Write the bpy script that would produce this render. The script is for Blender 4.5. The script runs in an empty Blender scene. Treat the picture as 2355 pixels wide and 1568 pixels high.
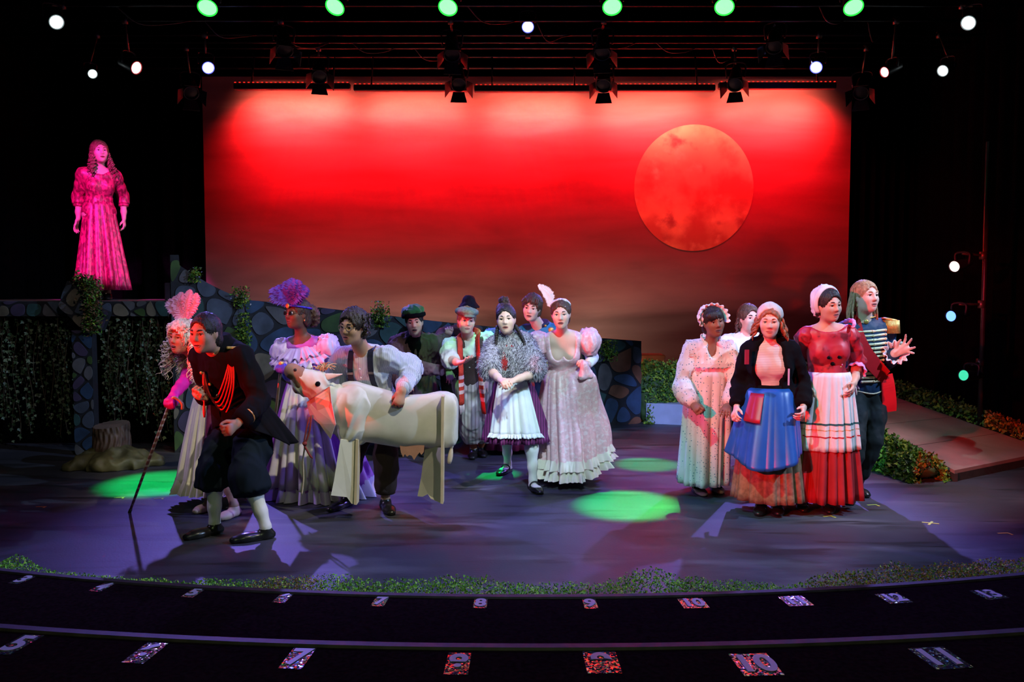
import bpy, math, random
import numpy as np
from mathutils import Vector, Matrix

# ------------------------------------------------------------------ camera, world, lights, exposure
IMG_W, IMG_H, FPX = 2355.0, 1568.0, 1950.0
CAMZ, PITCH = 1.65, math.radians(3.35)
scene = bpy.context.scene
COL = scene.collection
cam_data = bpy.data.cameras.new('camera')
cam = bpy.data.objects.new('camera', cam_data)
COL.objects.link(cam)
cam.location = (0, 0, CAMZ)
cam.rotation_euler = (math.pi / 2 - PITCH, 0, 0)
cam_data.sensor_width = 36.0
cam_data.lens = FPX / IMG_W * 36.0
cam_data.clip_start = 0.05
scene.camera = cam

world = bpy.data.worlds.new('dark_theatre')
scene.world = world
world.use_nodes = True
world.node_tree.nodes['Background'].inputs[0].default_value = (0.05, 0.05, 0.09, 1)
world.node_tree.nodes['Background'].inputs[1].default_value = 0.012
vs = scene.view_settings
vs.view_transform = 'Standard'
vs.look = 'None'
vs.gamma = 1.0
vs.exposure = 0.0
vs.use_curve_mapping = False


def spot(name, loc, target, color, power, angle, blend=0.3, radius=0.06):
    l = bpy.data.lights.new(name, 'SPOT')
    l.color = color
    l.energy = power
    l.spot_size = math.radians(angle)
    l.spot_blend = blend
    l.shadow_soft_size = radius
    o = bpy.data.objects.new(name, l)
    COL.objects.link(o)
    o.location = loc
    o.rotation_euler = (Vector(target) - Vector(loc)).to_track_quat('-Z', 'Y').to_euler()
    return o


def strip(name, loc, target, color, power, sx, sy, spread=180):
    l = bpy.data.lights.new(name, 'AREA')
    l.shape = 'RECTANGLE'
    l.size, l.size_y = sx, sy
    l.color = color
    l.energy = power
    l.spread = math.radians(spread)
    o = bpy.data.objects.new(name, l)
    COL.objects.link(o)
    o.location = loc
    o.rotation_euler = (Vector(target) - Vector(loc)).to_track_quat('-Z', 'Y').to_euler()
    return o


RED, GREEN = (1, .012, .008), (.0, 1, .17)
# front of house lamps
spot('light_front_left', (-4.6, 0.6, 4.9), (2.3, 6.7, 1.1), (.72, .36, 1), 520, 20, .5, .04)
spot('light_front_right', (5.7, 4.6, 4.6), (0.2, 6.9, 0.9), (.42, .62, 1), 1500, 56, .45, .04)
spot('light_front_cyan', (-1.4, 2.8, 5.6), (2.2, 6.8, 0.8), (.16, .95, .85), 1000, 24, .5, .04)
spot('light_front_pale', (1.6, 3.4, 5.6), (-1.2, 6.6, 0.8), (1, .92, .66), 950, 28, .5, .04)
spot('light_front_center', (0.6, 0.8, 5.3), (0.25, 7.2, 1.0), (.58, .90, 1), 2100, 17, .6, .04)
spot('light_green_cloak', (0.4, 5.4, 5.0), (-0.62, 8.2, 1.15), (.12, 1, .08), 620, 9, .6, .04)
spot('light_blue_steps', (1.6, 0.2, 5.2), (2.05, 10.35, 0.25), (.40, .48, 1), 4200, 8, .7, .05)
# red lamps low at the left side and in the house, lavender side lights above
spot('light_red_left', (-5.7, 2.6, 1.25), (-1.75, 6.0, 1.36), RED, 2700, 17, .5, .05)
spot('light_red_front', (-2.7, 1.8, 0.75), (-1.42, 6.0, 0.98), RED, 520, 8.5, .7, .04)
spot('light_side_left', (-5.8, 5.4, 4.3), (-2.2, 6.3, 1.3), (.66, .50, 1), 520, 26, .5, .05)
spot('light_moss_fill', (0.0, -1.4, 5.2), (0.0, 4.3, 0.1), (.70, .95, .38), 240, 60, .7, .05)  # unseen spot added to brighten the moss along the stage edge
spot('light_red_mid', (-2.8, 0.2, 2.5), (2.9, 6.6, 1.0), RED, 3300, 21, .5, .05)
spot('light_back_left', (-3.7, 11.0, 4.55), (-0.2, 5.6, 0.0), (.25, .19, 1), 1450, 50, .6, .05)
spot('light_back_right', (3.9, 11.0, 4.55), (0.4, 5.6, 0.0), (.25, .20, 1), 1450, 50, .6, .05)
spot('light_side_right', (5.2, 7.0, 4.2), (3.0, 7.4, 0.8), (.80, .62, .70), 520, 48, .6, .05)
spot('light_blue_top', (0.4, 6.0, 5.6), (0.3, 5.7, 0), (.20, .12, 1), 420, 90, .8, .1)
spot('light_wash', (1.2, 0.6, 5.4), (-4.0, 8.7, 0.9), (.70, .62, .60), 560, 26, .8, .1)
spot('light_magenta_special', (-2.9, 3.2, 5.2), (-4.45, 9.2, 2.45), (1, .03, .62), 4200, 13, .35, .05)
for nm, tx, ty, ang, pw, lx in (('a', 0.90, 6.50, 9.5, 7000, 1.9), ('b', 1.30, 8.02, 8.5, 4200, 1.9), ('c', -3.05, 7.25, 12, 6200, -3.3),
                            ('d', -0.16, 7.6, 6.0, 4000, -.2)):
    spot('light_green_pool_' + nm, (lx, 9.2, 4.75), (tx, ty, 0), GREEN, pw, ang, .7, .04)

BACK_Y = 12.2
# ------------------------------------------------------------------ pixel -> place
FWD = np.array((0, math.cos(PITCH), -math.sin(PITCH)))
UPV = np.array((0, math.sin(PITCH), math.cos(PITCH)))
CAMP = np.array((0, 0, CAMZ))


def ray(px, py):
    return np.array((1, 0, 0)) * ((px - IMG_W / 2) / FPX) + UPV * ((IMG_H / 2 - py) / FPX) + FWD


def P(px, py, d):
    r = ray(px, py)
    return CAMP + r * (d / r[1])


def G(px, py, z=0.0):
    r = ray(px, py)
    return CAMP + r * ((z - CAMZ) / r[2])


def on_plane(px, py, A, B):
    """where the pixel's ray meets the vertical plane through plan points A and B"""
    r = ray(px, py)
    n = np.array((B[1] - A[1], -(B[0] - A[0]), 0.0))
    t = np.dot(n, np.array((A[0], A[1], 0)) - CAMP) / np.dot(n, r)
    return CAMP + r * t


def V3(*a):
    return np.array(a, float)


def nrm(v):
    v = np.asarray(v, float)
    return v / max(np.linalg.norm(v), 1e-9)


def lerp(a, b, t):
    return np.asarray(a, float) * (1 - t) + np.asarray(b, float) * t


# ------------------------------------------------------------------ materials
MATS = {}


def material(name, col, rough=.75, metal=0.0, var=.18, scale=14, bump=.0, emit=None, estr=0, spec=.5, sheen=0, bscale=None):
    if name in MATS:
        return MATS[name]
    m = bpy.data.materials.new(name)
    m.use_nodes = True
    nt = m.node_tree
    b = nt.nodes['Principled BSDF']
    b.inputs['Roughness'].default_value = rough
    b.inputs['Metallic'].default_value = metal
    b.inputs['Specular IOR Level'].default_value = spec
    if sheen:
        b.inputs['Sheen Weight'].default_value = sheen
    tc = nt.nodes.new('ShaderNodeTexCoord')
    nz = nt.nodes.new('ShaderNodeTexNoise')
    nz.inputs['Scale'].default_value = scale
    nz.inputs['Detail'].default_value = 5
    nt.links.new(tc.outputs['Object'], nz.inputs['Vector'])
    rp = nt.nodes.new('ShaderNodeValToRGB')
    c = np.array(col[:3], float)
    rp.color_ramp.elements[0].position = .3
    rp.color_ramp.elements[1].position = .7
    rp.color_ramp.elements[0].color = (*np.clip(c * (1 - var), 0, 1), 1)
    rp.color_ramp.elements[1].color = (*np.clip(c * (1 + var), 0, 1), 1)
    nt.links.new(nz.outputs['Fac'], rp.inputs['Fac'])
    nt.links.new(rp.outputs['Color'], b.inputs['Base Color'])
    if bump:
        nb = nz
        if bscale:
            nb = nt.nodes.new('ShaderNodeTexNoise')
            nb.inputs['Scale'].default_value = bscale
            nb.inputs['Detail'].default_value = 3
            nt.links.new(tc.outputs['Object'], nb.inputs['Vector'])
        bp = nt.nodes.new('ShaderNodeBump')
        bp.inputs['Strength'].default_value = bump
        bp.inputs['Distance'].default_value = .02
        nt.links.new(nb.outputs['Fac'], bp.inputs['Height'])
        nt.links.new(bp.outputs['Normal'], b.inputs['Normal'])
    if emit:
        b.inputs['Emission Color'].default_value = (*emit, 1)
        b.inputs['Emission Strength'].default_value = estr
    MATS[name] = m
    return m


def overlay(m, col2, kind, scale, thresh=.5, width=.03, axis='X', vec=None):
    """lay a woven, printed or shaded pattern (stripes, dots, blotches) over a material's colour"""
    nt = m.node_tree
    b = nt.nodes['Principled BSDF']
    src = b.inputs['Base Color'].links[0].from_socket
    tc = [n for n in nt.nodes if n.type == 'TEX_COORD'][0]
    mp = nt.nodes.new('ShaderNodeMapping')
    nt.links.new(tc.outputs['Object'], mp.inputs['Vector'])
    if vec:
        mp.inputs['Scale'].default_value = vec
    if kind == 'stripes':
        t = nt.nodes.new('ShaderNodeTexWave')
        t.bands_direction = axis
        t.inputs['Scale'].default_value = scale
        t.inputs['Distortion'].default_value = 0
        out = t.outputs['Fac']
    elif kind == 'dots':
        t = nt.nodes.new('ShaderNodeTexVoronoi')
        t.inputs['Scale'].default_value = scale
        t.inputs['Randomness'].default_value = .6
        out = t.outputs['Distance']
    else:
        t = nt.nodes.new('ShaderNodeTexNoise')
        t.inputs['Scale'].default_value = scale
        t.inputs['Detail'].default_value = 6
        out = t.outputs['Fac']
    nt.links.new(mp.outputs['Vector'], t.inputs['Vector'])
    mr = nt.nodes.new('ShaderNodeMapRange')
    mr.interpolation_type = 'SMOOTHSTEP'
    mr.inputs['From Min'].default_value = thresh - width
    mr.inputs['From Max'].default_value = thresh + width
    nt.links.new(out, mr.inputs['Value'])
    mx = nt.nodes.new('ShaderNodeMix')
    mx.data_type = 'RGBA'
    nt.links.new(mr.outputs['Result'], mx.inputs['Factor'])
    if kind == 'dots':
        mx.inputs['A'].default_value = (*col2, 1)
        nt.links.new(src, mx.inputs['B'])
    else:
        mx.inputs['B'].default_value = (*col2, 1)
        nt.links.new(src, mx.inputs['A'])
    nt.links.new(mx.outputs['Result'], b.inputs['Base Color'])
    return m


# ------------------------------------------------------------------ objects
ORIGIN = {}


def tag(o, label=None, cat=None, group=None, kind=None):
    if label: o['label'] = label
    if cat: o['category'] = cat
    if group: o['group'] = group
    if kind: o['kind'] = kind
    return o


def thing(name, loc, label, cat, group=None):
    o = bpy.data.objects.new(name, None)
    o.empty_display_size = .1
    COL.objects.link(o)
    o.location = tuple(float(x) for x in loc)
    ORIGIN[o.name] = np.array(loc, float)
    return tag(o, label, cat, group)


def mesh_data(name, V, F, mats, smooth=True, fm=None):
    me = bpy.data.meshes.new(name)
    V = np.asarray(V, np.float32)
    if isinstance(F, np.ndarray):
        n, k = F.shape
        me.vertices.add(len(V))
        me.vertices.foreach_set('co', V.ravel())
        me.loops.add(n * k)
        me.loops.foreach_set('vertex_index', F.astype(np.int32).ravel())
        me.polygons.add(n)
        me.polygons.foreach_set('loop_start', np.arange(0, n * k, k, dtype=np.int32))
        me.polygons.foreach_set('loop_total', np.full(n, k, np.int32))
        me.update(calc_edges=True)
    else:
        me.from_pydata([tuple(map(float, v)) for v in V], [], [tuple(int(i) for i in f) for f in F])
        me.update()
    if fm is not None:
        me.polygons.foreach_set('material_index', np.asarray(fm, np.int32))
    if smooth:
        me.polygons.foreach_set('use_smooth', np.ones(len(me.polygons), bool))
    for m in (mats if isinstance(mats, (list, tuple)) else [mats]):
        me.materials.append(m)
    me.validate()
    return me


def mk(name, VF, mats, parent=None, smooth=True, fm=None, solid=0, label=None, cat=None, group=None, kind=None, org=None):
    V, F = VF[0], VF[1]
    if len(VF) > 2 and fm is None and isinstance(mats, (list, tuple)):
        fm = VF[2]
    V = np.asarray(V, float)
    if parent is not None:
        O = ORIGIN[parent.name]
    elif org is not None:
        O = np.asarray(org, float)
    else:
        lo, hi = V.min(0), V.max(0)
        O = V3((lo[0] + hi[0]) / 2, (lo[1] + hi[1]) / 2, lo[2])
    o = bpy.data.objects.new(name, mesh_data(name, V - O, F, mats, smooth, fm))
    COL.objects.link(o)
    ORIGIN[o.name] = O
    if parent is not None:
        o.parent = parent
    else:
        o.location = tuple(O)
    if solid:
        md = o.modifiers.new('thickness', 'SOLIDIFY')
        md.thickness = solid
        md.offset = -1
    return tag(o, label, cat, group, kind)


def join(*parts):
    Vs, Fs, n = [], [], 0
    for p in parts:
        V, F = np.asarray(p[0], float), p[1]
        Vs.append(V)
        for f in F:
            Fs.append([int(i) + n for i in f])
        n += len(V)
    return np.vstack(Vs), Fs


def box(c, s, rz=0, bev=0):
    """box with centre c and full size s, its edges chamfered by bev"""
    sx, sy, sz = [x / 2 for x in s]
    ca, sa = math.cos(rz), math.sin(rz)
    R = np.array(((ca, -sa, 0), (sa, ca, 0), (0, 0, 1)))
    if not bev:
        V = np.array([(x, y, z) for z in (-sz, sz) for x, y in ((-sx, -sy), (sx, -sy), (sx, sy), (-sx, sy))], float)
        F = [(3, 2, 1, 0), (4, 5, 6, 7), (0, 1, 5, 4), (1, 2, 6, 5), (2, 3, 7, 6), (3, 0, 4, 7)]
        return V @ R.T + np.array(c, float), F
    b = bev
    rings = []
    for z, i in ((-sz, b), (-sz + b, 0), (sz - b, 0), (sz, b)):
        rings.append([(-sx + i, -sy + b, z), (-sx + b, -sy + i, z), (sx - b, -sy + i, z), (sx - i, -sy + b, z),
                      (sx - i, sy - b, z), (sx - b, sy - i, z), (-sx + b, sy - i, z), (-sx + i, sy - b, z)])
    V, F = loft(np.array(rings, float), caps=(1, 1))
    return V @ R.T + np.array(c, float), F


def loft(rings, closed=True, caps=(0, 0)):
    rings = np.asarray(rings, float)
    m, n = rings.shape[:2]
    F = []
    for i in range(m - 1):
        for j in range(n if closed else n - 1):
            k = (j + 1) % n
            F.append((i * n + j, i * n + k, (i + 1) * n + k, (i + 1) * n + j))
    if caps[0]: F.append(tuple(range(n - 1, -1, -1)))
    if caps[1]: F.append(tuple(range((m - 1) * n, m * n)))
    return rings.reshape(-1, 3), F


def frames(path, up=None):
    path = np.asarray(path, float)
    T = np.gradient(path, axis=0)
    T /= np.maximum(np.linalg.norm(T, axis=1), 1e-9)[:, None]
    u = np.array(up if up is not None else (0, 0, 1), float)
    if abs(np.dot(u, T[0])) > .95: u = np.array((1., 0, 0))
    N = []
    for t in T:
        u = u - t * np.dot(u, t)
        u /= max(np.linalg.norm(u), 1e-9)
        N.append(u.copy())
    N = np.array(N)
    return path, T, N, np.cross(T, N)


def tube(path, r, n=8, flat=1.0, up=None, caps=True):
    path, T, N, B = frames(path, up)
    r = np.broadcast_to(np.asarray(r, float), (len(path),))
    a = np.linspace(0, 2 * math.pi, n, endpoint=False)
    rings = path[:, None] + (N[:, None] * (np.cos(a) * flat)[None, :, None] + B[:, None] * np.sin(a)[None, :, None]) * r[:, None, None]
    return loft(rings, caps=(1, 1) if caps else (0, 0))


def spline(pts, n):
    """smooth curve through points (Catmull-Rom)"""
    p = np.asarray(pts, float)
    p = np.vstack([2 * p[0] - p[1], p, 2 * p[-1] - p[-2]])
    out = []
    k = len(p) - 3
    for s in np.linspace(0, k - 1e-6, n):
        i = int(s)
        t = s - i
        a, b, c, d = p[i:i + 4]
        out.append(.5 * (2 * b + (c - a) * t + (2 * a - 5 * b + 4 * c - d) * t * t + (3 * b - a - 3 * c + d) * t ** 3))
    return np.array(out)


def lathe(c, axis, prof, n=20, caps=(1, 1)):
    """profile [(distance along axis, radius)] turned round an axis through c"""
    ax = nrm(axis)
    u = nrm(np.cross(ax, (0, 0, 1) if abs(ax[2]) < .9 else (1, 0, 0)))
    w = np.cross(ax, u)
    a = np.linspace(0, 2 * math.pi, n, endpoint=False)
    rings = [np.array(c) + ax * h + r * (np.cos(a)[:, None] * u + np.sin(a)[:, None] * w) for h, r in prof]
    return loft(rings, caps=caps)


def prism(poly, off):
    """flat outline (3-D points) thickened by the vector off"""
    p = np.asarray(poly, float)
    n = len(p)
    V = np.vstack([p, p + np.asarray(off, float)])
    F = [tuple(range(n - 1, -1, -1)), tuple(range(n, 2 * n))]
    for i in range(n):
        j = (i + 1) % n
        F.append((i, j, n + j, n + i))
    return V, F


def vnoise(p, seed=0):
    p = np.asarray(p, float)
    i = np.floor(p).astype(np.int64)
    f = p - i
    f = f * f * (3 - 2 * f)
    out = 0
    for dx in (0, 1):
        for dy in (0, 1):
            for dz in (0, 1):
                h = ((i[:, 0] + dx) * 374761393 + (i[:, 1] + dy) * 668265263 + (i[:, 2] + dz) * 1274126177 + seed * 974711) & 0xffffffff
                h = ((h ^ (h >> 13)) * 1103515245) & 0xffffffff
                h = ((h ^ (h >> 16)) & 0xffff) / 65535.0
                w = (f[:, 0] if dx else 1 - f[:, 0]) * (f[:, 1] if dy else 1 - f[:, 1]) * (f[:, 2] if dz else 1 - f[:, 2])
                out = out + h * w
    return out


# ------------------------------------------------------------------ smooth solids (distance fields -> one continuous mesh)
class Solid:
    def __init__(s):
        s.p = []

    def cap(s, a, b, ra, rb=None, k=.03, m=0, flat=None, cut=(0, 0), op=0):
        rb = ra if rb is None else rb
        s.p.append(('c', np.asarray(a, float), np.asarray(b, float), ra, rb, k, m, flat, cut, op))
        return s

    def ell(s, c, r, R=None, k=.03, m=0, op=0):
        R = np.eye(3) if R is None else np.asarray(R, float)
        r = np.broadcast_to(np.asarray(r, float), (3,))
        s.p.append(('e', np.asarray(c, float), r, R, None, k, m, None, None, op))
        return s

    def add(s, other):
        s.p += other.p
        return s

    @staticmethod
    def bounds(q):
        if q[0] == 'c':
            r = max(q[3], q[4])
            return np.minimum(q[1], q[2]) - r, np.maximum(q[1], q[2]) + r
        e = np.sqrt(((q[3] * q[2][:, None]) ** 2).sum(0))
        return q[1] - e, q[1] + e

    def mesh(s, vox=.0065, disp=None, smooth=1):
        bl = [s.bounds(q) for q in s.p if q[9] == 0]
        kmax = max(q[5] for q in s.p)
        lo = np.min([b[0] for b in bl], 0) - kmax - 3 * vox
        hi = np.max([b[1] for b in bl], 0) + kmax + 3 * vox
        n = np.ceil((hi - lo) / vox).astype(int) + 1
        Fd = np.full(n, 1.0, np.float32)
        M = np.zeros(n, np.int8)
        for q in s.p:
            b0, b1 = s.bounds(q)
            k = max(q[5], 1e-4)
            i0 = np.clip(np.floor((b0 - k - 2 * vox - lo) / vox).astype(int), 0, n)
            i1 = np.clip(np.ceil((b1 + k + 2 * vox - lo) / vox).astype(int) + 1, 0, n)
            if (i1 <= i0).any(): continue
            sl = tuple(slice(a, b) for a, b in zip(i0, i1))
            X, Y, Z = [(lo[a] + vox * np.arange(i0[a], i1[a])).astype(np.float32) for a in range(3)]
            X, Y, Z = X[:, None, None], Y[None, :, None], Z[None, None, :]
            if q[0] == 'c':
                A, Bb, ra, rb, flat, cut = q[1], q[2], q[3], q[4], q[7], q[8]
                px, py, pz = X - A[0], Y - A[1], Z - A[2]
                ba = Bb - A
                L2 = max(float(ba @ ba), 1e-9)
                tt = (px * ba[0] + py * ba[1] + pz * ba[2]) / L2
                t = np.clip(tt, 0, 1)
                qx, qy, qz = px - t * ba[0], py - t * ba[1], pz - t * ba[2]
                if flat is not None:
                    nv, sc = flat
                    e = (qx * nv[0] + qy * nv[1] + qz * nv[2]) * (1 / sc - 1)
                    qx, qy, qz = qx + e * nv[0], qy + e * nv[1], qz + e * nv[2]
                d = np.sqrt(qx * qx + qy * qy + qz * qz) - (ra + (rb - ra) * t)
                if flat is not None: d = d * (0.5 + 0.5 * flat[1])
                L = math.sqrt(L2)
                if cut[0]: d = np.maximum(d, -tt * L)
                if cut[1]: d = np.maximum(d, (tt - 1) * L)
            else:
                c, r, R = q[1], q[2], q[3]
                px, py, pz = X - c[0], Y - c[1], Z - c[2]
                k0 = k1 = 0
                for a in range(3):
                    w = px * R[a][0] + py * R[a][1] + pz * R[a][2]
                    k0 = k0 + (w / r[a]) ** 2
                    k1 = k1 + (w / (r[a] * r[a])) ** 2
                k0, k1 = np.sqrt(k0), np.sqrt(k1)
                d = k0 * (k0 - 1) / np.maximum(k1, 1e-6)
            sub = Fd[sl]
            if q[9] == 0:
                mm = d < sub
                M[sl][mm] = q[6]
                h = np.maximum(k - np.abs(sub - d), 0) / k
                Fd[sl] = np.minimum(sub, d) - h * h * k * .25
            else:
                h = np.maximum(k - np.abs(sub + d), 0) / k
                Fd[sl] = np.maximum(sub, -d) + h * h * k * .25
        S = Fd < 0
        cnt = np.zeros(n - 1, np.int8)
        offs = [(i, j, l) for i in (0, 1) for j in (0, 1) for l in (0, 1)]
        for o in offs:
            cnt += S[o[0]:n[0] - 1 + o[0], o[1]:n[1] - 1 + o[1], o[2]:n[2] - 1 + o[2]]
        idx = np.argwhere((cnt > 0) & (cnt < 8))
        vid = np.full(n - 1, -1, np.int32)
        vid[idx[:, 0], idx[:, 1], idx[:, 2]] = np.arange(len(idx))
        vals = {o: Fd[idx[:, 0] + o[0], idx[:, 1] + o[1], idx[:, 2] + o[2]] for o in offs}
        acc = np.zeros((len(idx), 3))
        num = np.zeros(len(idx))
        for o in offs:
            for a in range(3):
                if o[a] == 0:
                    o2 = tuple(1 if i == a else o[i] for i in range(3))
                    v0, v1 = vals[o], vals[o2]
                    c = (v0 < 0) != (v1 < 0)
                    t = np.where(c, v0 / np.where(c, v0 - v1, 1), 0)
                    pos = np.array(o, float)[None].repeat(len(idx), 0)
                    pos[:, a] = t
                    acc += pos * c[:, None]
                    num += c
        verts = lo + vox * (idx + acc / np.maximum(num, 1)[:, None])
        quads, fm = [], []
        for a in range(3):
            b, c = [(1, 2), (2, 0), (0, 1)][a]
            s0 = [slice(None)] * 3
            s1 = [slice(None)] * 3
            s0[a], s1[a] = slice(0, -1), slice(1, None)
            e = np.argwhere(S[tuple(s0)] != S[tuple(s1)])
            e = e[(e[:, b] > 0) & (e[:, c] > 0) & (e[:, b] < n[b] - 1) & (e[:, c] < n[c] - 1)]
            ib, ic = np.zeros(3, int), np.zeros(3, int)
            ib[b], ic[c] = 1, 1
            q4 = [vid[tuple(x.T)] for x in (e - ib - ic, e - ic, e, e - ib)]
            q4 = np.stack(q4, 1)
            ins = S[e[:, 0], e[:, 1], e[:, 2]]
            q4[~ins] = q4[~ins][:, ::-1]
            quads.append(q4)
            src = e.copy()
            src[~ins, a] += 1
            fm.append(M[src[:, 0], src[:, 1], src[:, 2]])
        Q, fm = np.vstack(quads), np.concatenate(fm)
        for _ in range(smooth):
            sm = np.zeros_like(verts)
            ct = np.zeros(len(verts))
            for i in range(4):
                for j in (1, 3):
                    np.add.at(sm, Q[:, i], verts[Q[:, (i + j) % 4]])
                    np.add.at(ct, Q[:, i], 1)
            verts = verts * .5 + .5 * sm / np.maximum(ct, 1)[:, None]
        if disp is not None:
            verts = verts + normals(verts, Q) * disp(verts)[:, None]
        return verts, Q, fm


def normals(V, Q):
    fn = np.cross(V[Q[:, 2]] - V[Q[:, 0]], V[Q[:, 3]] - V[Q[:, 1]])
    N = np.zeros_like(V)
    for i in range(4):
        np.add.at(N, Q[:, i], fn)
    return N / np.maximum(np.linalg.norm(N, axis=1), 1e-12)[:, None]


def ridged(V, freq, seed=0):
    return 1 - np.abs(2 * vnoise(V * np.asarray(freq, float), seed) - 1)


def leaf_cloud(pts, size, rng, bend=.35, aspect=.55):
    """little folded leaves at pts: two triangles each"""
    n = len(pts)
    d = rng.normal(size=(n, 3)); d /= np.linalg.norm(d, axis=1)[:, None]
    e = rng.normal(size=(n, 3)); e -= d * (d * e).sum(1)[:, None]; e /= np.linalg.norm(e, axis=1)[:, None]
    w = np.cross(d, e)
    s = (size * rng.uniform(.6, 1.4, n))[:, None]
    p = np.asarray(pts, float)
    a, b = p - d * s, p + d * s
    l, r = p + e * s * aspect + w * s * bend, p - e * s * aspect + w * s * bend
    V = np.stack([a, l, b, r], 1).reshape(-1, 3)
    i = np.arange(n)[:, None] * 4
    F = np.vstack([i + [0, 1, 2], i + [0, 2, 3]])
    return V, F


def mixmats(nf, k, rng):
    return rng.integers(0, k, nf)
# ------------------------------------------------------------------ the theatre: floor, walls, seating steps
M = material
BLACK = M('black_drape', (.0022, .0022, .003), 1.0, var=.3, spec=.0)
m_floor = M('painted_stage_floor', (.042, .042, .060), .5, var=.16, scale=2.2, bump=.05, bscale=60)
overlay(m_floor, (.105, .105, .12), 'noise', 1.1, .62, .12, vec=(1, 3.2, 1))
overlay(m_floor, (.020, .020, .026), 'noise', 2.3, .60, .05, vec=(.5, 3.0, 1))
overlay(m_floor, (.036, .036, .042), 'noise', 3.1, .66, .1, vec=(.8, 2.0, 1))
overlay(m_floor, (.30, .30, .30), 'dots', 5.5, .022, .012)
m_step = M('dark_step_carpet', (.010, .0045, .006), 1.0, var=.4, scale=60, spec=.0)
overlay(m_step, (.12, .09, .09), 'dots', 9, .012, .008)
m_nose = M('worn_step_nosing', (.032, .022, .025), .62, var=.45, scale=18, spec=.3)
RNG = np.random.default_rng(7)
AX, AY, R1, R2, H1, H2 = 0.1, 14.0, 10.07, 11.15, 0.21, 0.43


def arc(R, z, x0=-5.2, x1=5.2, n=60):
    xs = np.linspace(x0, x1, n)
    return np.stack([xs, AY - np.sqrt(R * R - (xs - AX) ** 2), np.full(n, z)], 1)


mk('floor', box((0, 9.0, -.15), (18, 12.0, .3)), m_floor, smooth=False, kind='structure')


def step(name, Ra, Rb, z, zlow):
    o, i = arc(Ra, z), arc(Rb, z)
    r = loft([arc(Ra, zlow), o, i, arc(Rb, zlow)], closed=False)
    return mk(name, (r[0], [f[::-1] for f in r[1]]), m_step, smooth=False, kind='structure')


for nm, Ra, Rb, z, zl in (('trim_1', R1, R2 + .02, H1, 0), ('trim_2', R2, R2 + 2.3, H2, 0)):
    st = step(nm, Ra, Rb, z, zl)
    prof = [(-.012, -.05), (-.012, .004), (-.004, .010), (.03, .010), (.036, .002), (.036, -.05)]
    V, F = loft([arc(Ra + a, z + b) for a, b in prof], closed=False)
    mk('nosing', (V, [f[::-1] for f in F]), m_nose, st, smooth=False)


def drape(x0, y0, x1, y1, z0, z1, n, amp, waves):
    t = np.linspace(0, 1, n)
    nx, ny = -(y1 - y0), (x1 - x0)
    L = math.hypot(nx, ny)
    w = amp * (np.sin(t * waves * 6.283) + .4 * np.sin(t * waves * 13.1 + 1))
    base = np.stack([x0 + (x1 - x0) * t + nx / L * w, y0 + (y1 - y0) * t + ny / L * w, np.zeros(n)], 1)
    return loft([base + (0, 0, z) for z in (z0, z1)], closed=False)


mk('wall_left', drape(-6.6, 2.0, -6.6, 13.2, 0, 6.2, 220, .06, 34), BLACK, kind='structure')
mk('wall_right', drape(5.9, 13.2, 5.9, 2.0, 0, 6.2, 220, .06, 34), BLACK, kind='structure')
mk('wall_back', drape(5.9, 12.9, -6.6, 12.9, 0, 6.2, 240, .05, 36), BLACK, kind='structure')
mk('ceiling', box((-.35, 7.5, 6.25), (12.6, 12, .1)), BLACK, smooth=False, kind='structure')
# black masking legs either side of the backdrop
for i, (xa, xb, lab) in enumerate(((-6.4, -4.35, 'black masking curtain hanging beside the left edge of the painted backdrop'),
                                   (4.82, 5.85, 'black masking curtain hanging beside the right edge of the painted backdrop'))):
    mk('masking_curtain', drape(xa, 12.36, xb, 12.36, 0, 5.6, 80, .05, 7), BLACK, label=lab, cat='curtain')

# ------------------------------------------------------------------ painted backdrop with moon
s_b = BACK_Y
BL, BR = P(469, 400, s_b)[0], P(1955, 400, s_b)[0]
BT, BB = P(1177, 176, s_b)[2], .60
m_back = bpy.data.materials.new('painted_sunset_canvas')
m_back.use_nodes = True
nt = m_back.node_tree
bs = nt.nodes['Principled BSDF']
bs.inputs['Roughness'].default_value = .9
bs.inputs['Specular IOR Level'].default_value = .1
tc = nt.nodes.new('ShaderNodeTexCoord')
mp = nt.nodes.new('ShaderNodeMapping')
mp.inputs['Scale'].default_value = (.32, 1, 1.7)
nt.links.new(tc.outputs['Object'], mp.inputs['Vector'])
nz = nt.nodes.new('ShaderNodeTexNoise')
nz.inputs['Scale'].default_value = 1.5
nz.inputs['Detail'].default_value = 7
nz.inputs['Distortion'].default_value = .4
nt.links.new(mp.outputs['Vector'], nz.inputs['Vector'])
r1 = nt.nodes.new('ShaderNodeValToRGB')
for e, (p, c) in zip(r1.color_ramp.elements, ((.32, (.62, .50, .48, 1)), (.66, (.95, .88, .85, 1)))):
    e.position, e.color = p, c
nt.links.new(nz.outputs['Fac'], r1.inputs['Fac'])
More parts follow.
